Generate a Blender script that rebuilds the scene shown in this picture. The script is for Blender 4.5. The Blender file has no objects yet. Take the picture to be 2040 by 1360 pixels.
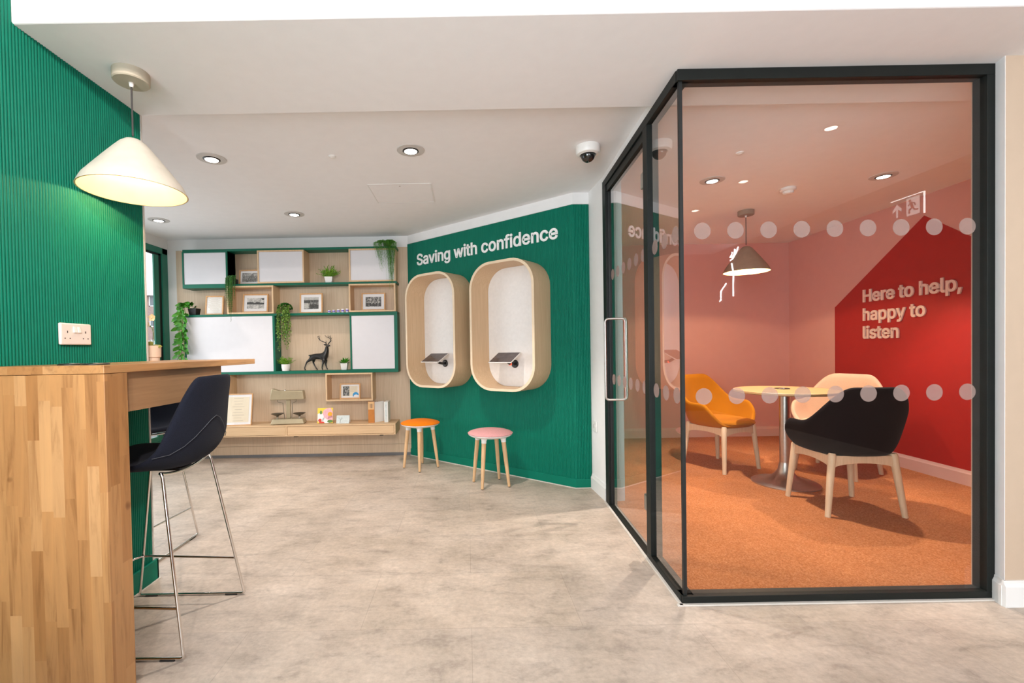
import bpy, bmesh, math, random
from mathutils import Vector, Matrix
random.seed(7)
S = bpy.context.scene
COL = S.collection
PI = math.pi

# ------------------------------------------------------------------ camera, world, big lights, exposure
CAM_H, PITCH, ROLL = 1.15, -0.0161, 0.0178
fwd = Vector((0, math.cos(PITCH), math.sin(PITCH)))
up0 = Vector((0, -math.sin(PITCH), math.cos(PITCH)))
rt0 = Vector((1, 0, 0))
rt = math.cos(ROLL) * rt0 - math.sin(ROLL) * up0
up = math.sin(ROLL) * rt0 + math.cos(ROLL) * up0
cd = bpy.data.cameras.new('camera')
cd.sensor_fit = 'HORIZONTAL'; cd.sensor_width = 36.0
cd.lens = 896.0 / 2040.0 * 36.0
cd.shift_x = 90.0 / 2040.0
cd.shift_y = 30.6 / 2040.0
cd.clip_start = 0.02
cam = bpy.data.objects.new('camera', cd); COL.objects.link(cam)
cam.matrix_world = Matrix(((rt.x, up.x, -fwd.x, 0), (rt.y, up.y, -fwd.y, 0), (rt.z, up.z, -fwd.z, CAM_H), (0, 0, 0, 1)))
S.camera = cam

S.view_settings.view_transform = 'Standard'
S.view_settings.look = 'None'
S.view_settings.gamma = 1.0
S.view_settings.use_curve_mapping = False
S.view_settings.exposure = 0.88
S.cycles.use_denoising = True
S.cycles.max_bounces = 10
S.cycles.diffuse_bounces = 6
S.cycles.transparent_max_bounces = 24
S.cycles.sample_clamp_indirect = 6.0
S.cycles.caustics_reflective = False
S.cycles.caustics_refractive = False

w = bpy.data.worlds.new('overcast_sky'); S.world = w; w.use_nodes = True
wn = w.node_tree.nodes; wl = w.node_tree.links
bg = wn['Background']; bg.inputs['Color'].default_value = (0.90, 0.96, 1.0, 1); bg.inputs['Strength'].default_value = 1.5

def area_light(name, loc, rot, sx, sy, energy, color, portal=False, spread=PI):
    l = bpy.data.lights.new(name, 'AREA'); l.shape = 'RECTANGLE'; l.size = sx; l.size_y = sy
    l.energy = energy; l.color = color; l.spread = spread
    l.cycles.is_portal = portal
    o = bpy.data.objects.new(name, l); COL.objects.link(o); o.location = loc; o.rotation_euler = rot
    return o
# daylight coming in through the shop windows behind and to the left of the photographer
area_light('daylight_rear_window', (1.55, -3.80, 1.55), (PI/2 + 0.40, 0, 0.42), 3.2, 2.0, 30, (0.96, 0.97, 1.0))
area_light('daylight_side_window', (-1.55, -2.0, 1.45), (PI/2 + 0.55, 0, -PI/2 + 0.25), 2.6, 2.1, 125, (0.87, 0.94, 1.0))
area_light('daylight_far_window', (-3.22, 3.6, 1.3), (PI/2 + 0.3, 0, -PI/2), 1.9, 1.9, 9, (0.92, 0.97, 1.0))

# ------------------------------------------------------------------ materials
def mat(name):
    m = bpy.data.materials.new(name); m.use_nodes = True
    nt = m.node_tree
    return m, nt, nt.nodes, nt.links, nt.nodes['Principled BSDF']

def coords(n, l, scale=(1, 1, 1), kind='Object'):
    tc = n.new('ShaderNodeTexCoord'); mp = n.new('ShaderNodeMapping')
    mp.inputs['Scale'].default_value = scale
    l.new(tc.outputs[kind], mp.inputs['Vector'])
    return mp.outputs['Vector']

def noise(n, l, vec, scale, detail=3, rough=0.55):
    t = n.new('ShaderNodeTexNoise'); t.inputs['Scale'].default_value = scale
    t.inputs['Detail'].default_value = detail; t.inputs['Roughness'].default_value = rough
    if vec is not None: l.new(vec, t.inputs['Vector'])
    return t

def ramp(n, l, fac, stops):
    r = n.new('ShaderNodeValToRGB'); e = r.color_ramp.elements
    while len(e) < len(stops): e.new(0.5)
    for k, (p, c) in enumerate(stops):
        e[k].position = p; e[k].color = (*c, 1)
    l.new(fac, r.inputs['Fac'])
    return r

def bump(n, l, b, height, strength=0.2, dist=0.002):
    bm_ = n.new('ShaderNodeBump'); bm_.inputs['Strength'].default_value = strength; bm_.inputs['Distance'].default_value = dist
    l.new(height, bm_.inputs['Height']); l.new(bm_.outputs['Normal'], b.inputs['Normal'])

def plain(name, c, rough=0.5, metal=0.0, var=0.06, scale=14, spec=0.5, bumpy=0.0, bscale=200, coat=0.0):
    """a single colour with a little unevenness"""
    m, nt, n, l, b = mat(name)
    v = coords(n, l)
    t = noise(n, l, v, scale)
    lo = tuple(max(0, x * (1 - var)) for x in c); hi = tuple(min(1, x * (1 + var)) for x in c)
    r = ramp(n, l, t.outputs['Fac'], [(0.3, lo), (0.7, hi)])
    l.new(r.outputs['Color'], b.inputs['Base Color'])
    b.inputs['Roughness'].default_value = rough; b.inputs['Metallic'].default_value = metal
    b.inputs['Specular IOR Level'].default_value = spec
    if coat: b.inputs['Coat Weight'].default_value = coat
    if bumpy:
        t2 = noise(n, l, v, bscale, 2); bump(n, l, b, t2.outputs['Fac'], bumpy)
    return m

def fabric(name, c, var=0.18, scale=420, rough=0.95):
    m, nt, n, l, b = mat(name)
    v = coords(n, l)
    t = noise(n, l, v, scale, 2, 0.7)
    lo = tuple(x * (1 - var) for x in c); hi = tuple(min(1, x * (1 + var)) for x in c)
    r = ramp(n, l, t.outputs['Fac'], [(0.35, lo), (0.65, hi)])
    l.new(r.outputs['Color'], b.inputs['Base Color'])
    b.inputs['Roughness'].default_value = rough; b.inputs['Specular IOR Level'].default_value = 0.1
    b.inputs['Sheen Weight'].default_value = 0.03
    bump(n, l, b, t.outputs['Fac'], 0.35, 0.001)
    return m

def wood(name, c0, c1, grain=(60, 60, 2.5), rough=0.5):
    """veneer: fine streaks along the axis whose grain number is small"""
    m, nt, n, l, b = mat(name)
    v = coords(n, l, grain)
    t = noise(n, l, v, 1.6, 5, 0.65)
    r = ramp(n, l, t.outputs['Fac'], [(0.28, c0), (0.72, c1)])
    l.new(r.outputs['Color'], b.inputs['Base Color'])
    b.inputs['Roughness'].default_value = rough
    bump(n, l, b, t.outputs['Fac'], 0.06, 0.001)
    return m

def butcher(name, longaxis, width=0.038, length=0.36):
    """glued oak staves of different tone with grain"""
    m, nt, n, l, b = mat(name)
    tc = n.new('ShaderNodeTexCoord'); sp = n.new('ShaderNodeSeparateXYZ'); l.new(tc.outputs['Object'], sp.inputs[0])
    ax = {'X': ('X', 'Y', 'Z'), 'Y': ('Y', 'X', 'Z'), 'Z': ('Z', 'X', 'Y')}[longaxis]
    def math_(op, a, bb=None):
        k = n.new('ShaderNodeMath'); k.operation = op
        for i, q in enumerate((a, bb)):
            if q is None: continue
            if isinstance(q, (int, float)): k.inputs[i].default_value = q
            else: l.new(q, k.inputs[i])
        return k.outputs[0]
    cross = math_('ADD', sp.outputs[ax[1]], math_('MULTIPLY', sp.outputs[ax[2]], 0.93 if longaxis == 'Z' else 0.0))
    row = math_('FLOOR', math_('DIVIDE', cross, width))
    wr = n.new('ShaderNodeTexWhiteNoise'); wr.noise_dimensions = '1D'; l.new(row, wr.inputs['W'])
    u = math_('ADD', math_('DIVIDE', sp.outputs[ax[0]], length), math_('MULTIPLY', wr.outputs['Value'], 7.3))
    sid = math_('ADD', math_('FLOOR', u), math_('MULTIPLY', row, 31.7))
    ws = n.new('ShaderNodeTexWhiteNoise'); ws.noise_dimensions = '1D'; l.new(sid, ws.inputs['W'])
    tone = ramp(n, l, ws.outputs['Value'], [(0.0, (0.33, 0.155, 0.055)), (0.35, (0.39, 0.195, 0.075)), (0.7, (0.44, 0.23, 0.092)), (1.0, (0.50, 0.285, 0.13))])
    # grain, shifted per stave
    sc = n.new('ShaderNodeVectorMath'); sc.operation = 'MULTIPLY'
    sc.inputs[1].default_value = {'X': (2.2, 26, 26), 'Y': (26, 2.2, 26), 'Z': (26, 26, 2.2)}[longaxis]
    l.new(tc.outputs['Object'], sc.inputs[0])
    ad = n.new('ShaderNodeVectorMath'); ad.operation = 'ADD'; l.new(sc.outputs[0], ad.inputs[0]); l.new(ws.outputs['Color'], ad.inputs[1])
    ad2 = n.new('ShaderNodeVectorMath'); ad2.operation = 'MULTIPLY_ADD'; l.new(ws.outputs['Color'], ad2.inputs[0]); ad2.inputs[1].default_value = (40, 40, 40); l.new(ad.outputs[0], ad2.inputs[2])
    g = noise(n, l, ad2.outputs[0], 1.3, 6, 0.62); g.inputs['Distortion'].default_value = 0.7
    gr = ramp(n, l, g.outputs['Fac'], [(0.28, (0.55, 0.47, 0.40)), (0.48, (0.95, 0.95, 0.95)), (0.72, (1.12, 1.10, 1.06))])
    mx = n.new('ShaderNodeMix'); mx.data_type = 'RGBA'; mx.blend_type = 'MULTIPLY'; mx.inputs['Factor'].default_value = 0.9
    l.new(tone.outputs['Color'], mx.inputs['A']); l.new(gr.outputs['Color'], mx.inputs['B'])
    # a few knots
    kn = noise(n, l, tc.outputs['Object'], 9.0, 1); kr = ramp(n, l, kn.outputs['Fac'], [(0.735, (1, 1, 1)), (0.775, (0.42, 0.33, 0.27))])
    mk = n.new('ShaderNodeMix'); mk.data_type = 'RGBA'; mk.blend_type = 'MULTIPLY'; mk.inputs['Factor'].default_value = 0.8
    l.new(mx.outputs['Result'], mk.inputs['A']); l.new(kr.outputs['Color'], mk.inputs['B'])
    l.new(mk.outputs['Result'], b.inputs['Base Color'])
    b.inputs['Roughness'].default_value = 0.38
    return m

def glow(name, c, strength):
    m, nt, n, l, b = mat(name)
    b.inputs['Base Color'].default_value = (*c, 1)
    b.inputs['Emission Color'].default_value = (*c, 1); b.inputs['Emission Strength'].default_value = strength
    return m

def glass_pane(name, tint=(1, 1, 1), ior=1.5, gain=1.8, rough=0.0):
    m = bpy.data.materials.new(name); m.use_nodes = True
    n = m.node_tree.nodes; l = m.node_tree.links; n.clear()
    out = n.new('ShaderNodeOutputMaterial'); mx = n.new('ShaderNodeMixShader'); tr = n.new('ShaderNodeBsdfTransparent'); gl = n.new('ShaderNodeBsdfGlossy'); fr = n.new('ShaderNodeFresnel')
    tr.inputs['Color'].default_value = (*tint, 1); gl.inputs['Roughness'].default_value = rough; fr.inputs['IOR'].default_value = ior
    # reflect only where a ray enters the pane; both surfaces of the real sheet are summed there
    ge = n.new('ShaderNodeNewGeometry')
    mul = n.new('ShaderNodeMath'); mul.operation = 'MULTIPLY'; l.new(fr.outputs[0], mul.inputs[0])
    bf = n.new('ShaderNodeMath'); bf.operation = 'SUBTRACT'; bf.inputs[0].default_value = 1.0; l.new(ge.outputs['Backfacing'], bf.inputs[1])
    m2 = n.new('ShaderNodeMath'); m2.operation = 'MULTIPLY'; m2.inputs[1].default_value = gain; l.new(bf.outputs[0], m2.inputs[0])
    l.new(m2.outputs[0], mul.inputs[1]); mul.use_clamp = True
    l.new(mul.outputs[0], mx.inputs[0]); l.new(tr.outputs[0], mx.inputs[1]); l.new(gl.outputs[0], mx.inputs[2]); l.new(mx.outputs[0], out.inputs[0])
    return m

def frosted(name, c, alpha=0.6):
    m = bpy.data.materials.new(name); m.use_nodes = True
    n = m.node_tree.nodes; l = m.node_tree.links; b = n['Principled BSDF']
    v = coords(n, l); t = noise(n, l, v, 300, 2)
    r = ramp(n, l, t.outputs['Fac'], [(0.3, tuple(x * 0.97 for x in c)), (0.7, c)])
    l.new(r.outputs['Color'], b.inputs['Base Color'])
    b.inputs['Roughness'].default_value = 0.8; b.inputs['Alpha'].default_value = alpha
    b.inputs['Specular IOR Level'].default_value = 0.1
    return m

def floor_material():
    m, nt, n, l, b = mat('concrete_look_vinyl')
    v = coords(n, l)
    a = noise(n, l, v, 1.7, 8, 0.66)
    vs = coords(n, l, (1.3, 2.9, 1))
    st = noise(n, l, vs, 3.8, 13, 0.74); st.inputs['Distortion'].default_value = 0.35
    c = noise(n, l, v, 42, 4, 0.7)
    r1 = ramp(n, l, a.outputs['Fac'], [(0.30, (0.40, 0.335, 0.275)), (0.5, (0.55, 0.462, 0.392)), (0.70, (0.655, 0.56, 0.485))])
    r2 = ramp(n, l, st.outputs['Fac'], [(0.30, (0.58, 0.57, 0.57)), (0.47, (0.92, 0.92, 0.92)), (0.70, (1.12, 1.11, 1.10))])
    r3 = ramp(n, l, c.outputs['Fac'], [(0.3, (0.80, 0.79, 0.78)), (0.65, (1.06, 1.06, 1.06))])
    m1 = n.new('ShaderNodeMix'); m1.data_type = 'RGBA'; m1.blend_type = 'MULTIPLY'; m1.inputs['Factor'].default_value = 0.9
    l.new(r1.outputs['Color'], m1.inputs['A']); l.new(r2.outputs['Color'], m1.inputs['B'])
    m2 = n.new('ShaderNodeMix'); m2.data_type = 'RGBA'; m2.blend_type = 'MULTIPLY'; m2.inputs['Factor'].default_value = 0.8
    l.new(m1.outputs['Result'], m2.inputs['A']); l.new(r3.outputs['Color'], m2.inputs['B'])
    # large vinyl tiles: each a touch different, fine joints
    br = n.new('ShaderNodeTexBrick'); l.new(coords(n, l, (1, 1, 1)), br.inputs['Vector'])
    br.inputs['Color1'].default_value = (0.95, 0.95, 0.95, 1); br.inputs['Color2'].default_value = (1.03, 1.02, 1.0, 1); br.inputs['Mortar'].default_value = (0.80, 0.79, 0.78, 1)
    br.inputs['Scale'].default_value = 1.0; br.inputs['Mortar Size'].default_value = 0.0014; br.inputs['Brick Width'].default_value = 0.92; br.inputs['Row Height'].default_value = 0.46
    m3 = n.new('ShaderNodeMix'); m3.data_type = 'RGBA'; m3.blend_type = 'MULTIPLY'; m3.inputs['Factor'].default_value = 1.0
    l.new(m2.outputs['Result'], m3.inputs['A']); l.new(br.outputs['Color'], m3.inputs['B'])
    l.new(m3.outputs['Result'], b.inputs['Base Color'])
    b.inputs['Roughness'].default_value = 0.46; b.inputs['Specular IOR Level'].default_value = 0.4
    bump(n, l, b, st.outputs['Fac'], 0.12, 0.002)
    return m

def carpet_material():
    m, nt, n, l, b = mat('rust_carpet')
    v = coords(n, l)
    t = noise(n, l, v, 130, 5, 0.8); t2 = noise(n, l, v, 3.0, 3)
    r = ramp(n, l, t.outputs['Fac'], [(0.30, (0.25, 0.078, 0.026)), (0.5, (0.50, 0.175, 0.06)), (0.72, (0.74, 0.37, 0.18))])
    r2 = ramp(n, l, t2.outputs['Fac'], [(0.3, (0.88, 0.88, 0.88)), (0.7, (1.05, 1.05, 1.05))])
    mx = n.new('ShaderNodeMix'); mx.data_type = 'RGBA'; mx.blend_type = 'MULTIPLY'; mx.inputs['Factor'].default_value = 1
    l.new(r.outputs['Color'], mx.inputs['A']); l.new(r2.outputs['Color'], mx.inputs['B'])
    l.new(mx.outputs['Result'], b.inputs['Base Color']); b.inputs['Roughness'].default_value = 1.0; b.inputs['Specular IOR Level'].default_value = 0.05
    bump(n, l, b, t.outputs['Fac'], 0.9, 0.006)
    return m

def picture(name, seed, sc=30, lo=0.02, hi=0.75, mid=0.22):
    """blurred grey tones of an old black and white print"""
    m, nt, n, l, b = mat(name)
    tc = n.new('ShaderNodeTexCoord'); mp = n.new('ShaderNodeMapping'); mp.inputs['Location'].default_value = (seed, seed * 1.7, seed * .3)
    l.new(tc.outputs['Object'], mp.inputs['Vector'])
    t = noise(n, l, mp.outputs['Vector'], sc, 4, 0.75)
    r = ramp(n, l, t.outputs['Fac'], [(0.38, (lo, lo, lo)), (0.5, (mid, mid * .98, mid * .94)), (0.62, (hi, hi * .98, hi * .94))])
    l.new(r.outputs['Color'], b.inputs['Base Color']); b.inputs['Roughness'].default_value = 0.35
    return m

def leafmat(name, c0, c1, scale=25):
    m, nt, n, l, b = mat(name)
    v = coords(n, l); t = noise(n, l, v, scale, 3)
    r = ramp(n, l, t.outputs['Fac'], [(0.32, c0), (0.68, c1)])
    l.new(r.outputs['Color'], b.inputs['Base Color']); b.inputs['Roughness'].default_value = 0.45
    return m

M = {}
M['white_wall'] = plain('white_wall_paint', (0.83, 0.825, 0.825), 0.85, var=0.015, bumpy=0.04, bscale=120)
M['ceiling'] = plain('ceiling_paint', (0.85, 0.845, 0.86), 0.9, var=0.012, bumpy=0.03, bscale=90)
M['dark_wall'] = plain('walnut_brown_wall_paint', (0.10, 0.06, 0.045), 0.8, var=0.03)
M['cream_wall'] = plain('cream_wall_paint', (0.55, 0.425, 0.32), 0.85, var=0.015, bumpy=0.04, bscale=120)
M['white_gloss'] = plain('white_gloss_paint', (0.80, 0.80, 0.79), 0.4, var=0.01)
M['green'] = plain('green_paint', (0.0, 0.165, 0.104), 0.5, var=0.04, spec=0.2)
M['green_shelf'] = plain('green_lacquer', (0.001, 0.12, 0.072), 0.45, var=0.04, spec=0.3)
M['teal'] = plain('teal_window_frame', (0.02, 0.20, 0.135), 0.4, var=0.03)
M['veneer'] = wood('oak_veneer', (0.53, 0.395, 0.27), (0.66, 0.515, 0.375), (70, 70, 2.2))
M['oak'] = wood('pale_oak', (0.58, 0.395, 0.225), (0.70, 0.50, 0.31), (60, 60, 3))
M['oak_h'] = wood('pale_oak_horizontal', (0.57, 0.38, 0.215), (0.68, 0.475, 0.285), (2.5, 60, 60))
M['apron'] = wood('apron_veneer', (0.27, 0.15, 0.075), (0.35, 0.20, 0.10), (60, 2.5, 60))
M['bentwood'] = wood('bent_oak_ply', (0.56, 0.385, 0.225), (0.68, 0.49, 0.31), (55, 55, 2.5))
M['plyedge'] = plain('ply_edge', (0.74, 0.585, 0.41), 0.5, var=0.03)
M['butcher_z'] = butcher('oak_staves_vertical', 'Z')
M['butcher_y'] = butcher('oak_staves_long', 'Y')
M['frame_wood'] = wood('picture_frame_oak', (0.50, 0.27, 0.11), (0.62, 0.36, 0.17), (30, 30, 30))
M['beech'] = wood('beech_leg', (0.60, 0.36, 0.175), (0.72, 0.47, 0.26), (50, 50, 3))
M['ash'] = wood('ash_leg', (0.56, 0.40, 0.25), (0.68, 0.51, 0.34), (60, 60, 3))
M['panel_white'] = plain('white_door_panel', (0.66, 0.655, 0.69), 0.55, var=0.012)
M['cork'] = plain('pale_felt_back', (0.83, 0.81, 0.80), 0.9, var=0.03, scale=40, bumpy=0.1)
M['floor'] = floor_material()
M['carpet'] = carpet_material()
M['pink_wall'] = plain('pink_wall_paint', (0.70, 0.38, 0.34), 0.85, var=0.015, bumpy=0.04, bscale=120)
M['pink_trim'] = plain('pink_skirting_gloss', (0.70, 0.47, 0.41), 0.45, var=0.01)
M['red'] = plain('red_wall_paint', (0.40, 0.011, 0.009), 0.6, var=0.03)
M['pink_letter'] = plain('pink_letter', (0.85, 0.66, 0.60), 0.6, var=0.01)
M['white_letter'] = plain('white_letter', (0.88, 0.88, 0.87), 0.5, var=0.01)
M['black_frame'] = plain('black_powder_coat', (0.008, 0.010, 0.009), 0.5, var=0.1, spec=0.25)
M['black_plastic'] = plain('black_plastic', (0.012, 0.012, 0.013), 0.35, var=0.1)
M['gasket'] = plain('black_gasket', (0.006, 0.007, 0.007), 0.5, var=0.1)
M['chrome'] = plain('chrome', (0.78, 0.75, 0.72), 0.12, 1.0, var=0.02)
M['steel'] = plain('brushed_steel', (0.50, 0.47, 0.44), 0.34, 1.0, var=0.05, scale=60)
M['glass'] = glass_pane('clear_glass', (0.985, 0.99, 0.985), gain=1.2)
M['glass_side'] = glass_pane('clear_door_glass', (0.985, 0.99, 0.985), gain=2.2)
M['picglass'] = glass_pane('picture_glass', (1, 1, 1), 1.45)
M['dots'] = frosted('frosted_dot_vinyl', (0.42, 0.31, 0.28), 0.42)
M['navy'] = fabric('navy_fabric', (0.010, 0.012, 0.021), 0.3)
M['chair_black'] = fabric('black_wool', (0.006, 0.0035, 0.004), 0.35)
M['mustard'] = fabric('mustard_wool', (0.37, 0.125, 0.005), 0.15)
M['blush'] = fabric('blush_wool', (0.68, 0.46, 0.32), 0.18)
M['orange_felt'] = fabric('orange_felt', (0.80, 0.20, 0.006), 0.2)
M['pink_felt'] = fabric('pink_felt', (0.66, 0.33, 0.33), 0.22)
M['white_plastic'] = plain('white_plastic', (0.80, 0.79, 0.77), 0.35, var=0.01)
M['socket_white'] = plain('socket_white', (0.80, 0.74, 0.70), 0.3, var=0.01)
M['hole'] = plain('socket_slot', (0.03, 0.012, 0.012), 0.6)
M['shade_cream'] = plain('cream_papier_shade', (0.62, 0.58, 0.50), 0.85, var=0.05, scale=18, bumpy=0.25, bscale=45)
M['shade_grey'] = plain('taupe_papier_shade', (0.30, 0.21, 0.15), 0.85, var=0.08, scale=18, bumpy=0.25, bscale=45)
M['shade_in'] = plain('warm_shade_lining', (0.66, 0.53, 0.33), 0.8, var=0.05)
M['canopy'] = plain('greige_canopy', (0.47, 0.42, 0.33), 0.6, var=0.02)
M['cord'] = plain('dark_flex', (0.05, 0.045, 0.045), 0.6)
M['bulb'] = glow('warm_bulb', (1.0, 0.78, 0.42), 8)
M['lamp_led'] = glow('downlight_led', (1.0, 0.90, 0.78), 14)
M['neon'] = glow('white_neon', (0.95, 0.98, 1.0), 22)
M['exit_lit'] = glow('exit_sign_edge', (0.95, 1.0, 0.97), 7)
M['exit_panel'] = plain('exit_sign_panel', (0.10, 0.12, 0.10), 0.4)
M['exit_mark'] = glow('exit_sign_mark', (0.9, 0.95, 0.9), 1.6)
M['lens'] = plain('dark_dome', (0.012, 0.011, 0.011), 0.06, var=0.1, spec=0.7)
M['mat_card'] = plain('white_mat_card', (0.80, 0.79, 0.80), 0.6, var=0.01)
M['paper'] = plain('cream_paper', (0.80, 0.70, 0.54), 0.8, var=0.02)
M['paper_w'] = plain('white_paper', (0.78, 0.77, 0.75), 0.8, var=0.02)
M['ink'] = plain('grey_ink', (0.50, 0.43, 0.34), 0.8)
M['ink_dark'] = plain('dark_ink', (0.10, 0.09, 0.08), 0.8)
M['black_pot'] = plain('black_pot', (0.012, 0.012, 0.012), 0.5)
M['white_pot'] = plain('white_ceramic', (0.80, 0.79, 0.78), 0.35, var=0.01)
M['beige_pot'] = plain('beige_ceramic', (0.66, 0.53, 0.43), 0.55, var=0.03)
M['soil'] = plain('soil', (0.04, 0.025, 0.015), 1)
M['leaf_bright'] = leafmat('leaf_bright_green', (0.015, 0.13, 0.006), (0.075, 0.32, 0.015))
M['leaf_dark'] = leafmat('leaf_dark_green', (0.010, 0.075, 0.008), (0.045, 0.19, 0.02), 40)
M['leaf_ivy'] = leafmat('leaf_ivy_green', (0.012, 0.07, 0.008), (0.24, 0.42, 0.05), 60)
M['leaf_fern'] = leafmat('leaf_fern_green', (0.025, 0.16, 0.01), (0.16, 0.42, 0.05), 50)
M['leaf_grass'] = leafmat('leaf_grass_green', (0.05, 0.18, 0.008), (0.25, 0.48, 0.03), 60)
M['leaf_orchid'] = leafmat('orchid_leaf', (0.09, 0.15, 0.02), (0.40, 0.34, 0.08), 30)
M['petal'] = leafmat('orchid_petal', (0.80, 0.60, 0.30), (0.82, 0.74, 0.58), 30)
M['stem'] = plain('plant_stem', (0.10, 0.20, 0.03), 0.6)
M['bronze'] = plain('black_bronze', (0.014, 0.013, 0.013), 0.32, var=0.4, scale=60, bumpy=0.5, bscale=90)
M['scale_gold'] = plain('champagne_enamel', (0.42, 0.35, 0.23), 0.38, 0.35, var=0.05)
M['scale_dark'] = plain('tarnished_metal', (0.14, 0.12, 0.09), 0.35, 0.6, var=0.1)
M['tan_book'] = plain('tan_book_cover', (0.52, 0.19, 0.035), 0.7, var=0.08)
M['tan_light'] = plain('pale_tan_label', (0.70, 0.42, 0.20), 0.7)
M['screen'] = plain('tablet_screen', (0.075, 0.055, 0.055), 0.12, var=0.25, scale=12)
M['tablet_edge'] = plain('tablet_edge', (0.72, 0.70, 0.68), 0.35, var=0.02)
M['red_light'] = glow('red_indicator', (1.0, 0.08, 0.03), 1.2)
M['grey_base'] = plain('grey_cove_skirting', (0.15, 0.15, 0.155), 0.6, var=0.05)
M['sealant'] = plain('pale_sealant', (0.66, 0.62, 0.57), 0.6, var=0.02)
M['trim_metal'] = plain('pale_edge_trim', (0.62, 0.585, 0.55), 0.5, var=0.03)
M['ring'] = plain('downlight_ring', (0.56, 0.54, 0.52), 0.5, var=0.02)
M['tabletop'] = wood('oak_table_top', (0.43, 0.255, 0.10), (0.52, 0.33, 0.15), (3, 50, 50), 0.35)
M['violet'] = plain('violet_print', (0.20, 0.13, 0.50), 0.6)
M['yellow_card'] = plain('yellow_card', (0.82, 0.60, 0.06), 0.6)
M['pink_print'] = plain('pink_print', (0.80, 0.42, 0.47), 0.6, var=0.15, scale=60)
M['red_print'] = plain('red_print', (0.62, 0.06, 0.035), 0.6, var=0.15)
M['orange_print'] = plain('orange_print', (0.85, 0.36, 0.02), 0.6, var=0.15)
M['green_print'] = plain('green_print', (0.10, 0.22, 0.05), 0.6, var=0.15)
M['blue_print'] = plain('blue_print', (0.03, 0.30, 0.62), 0.6)
M['photo_pale'] = plain('pale_photo', (0.58, 0.64, 0.64), 0.4, var=0.12, scale=60)

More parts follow.
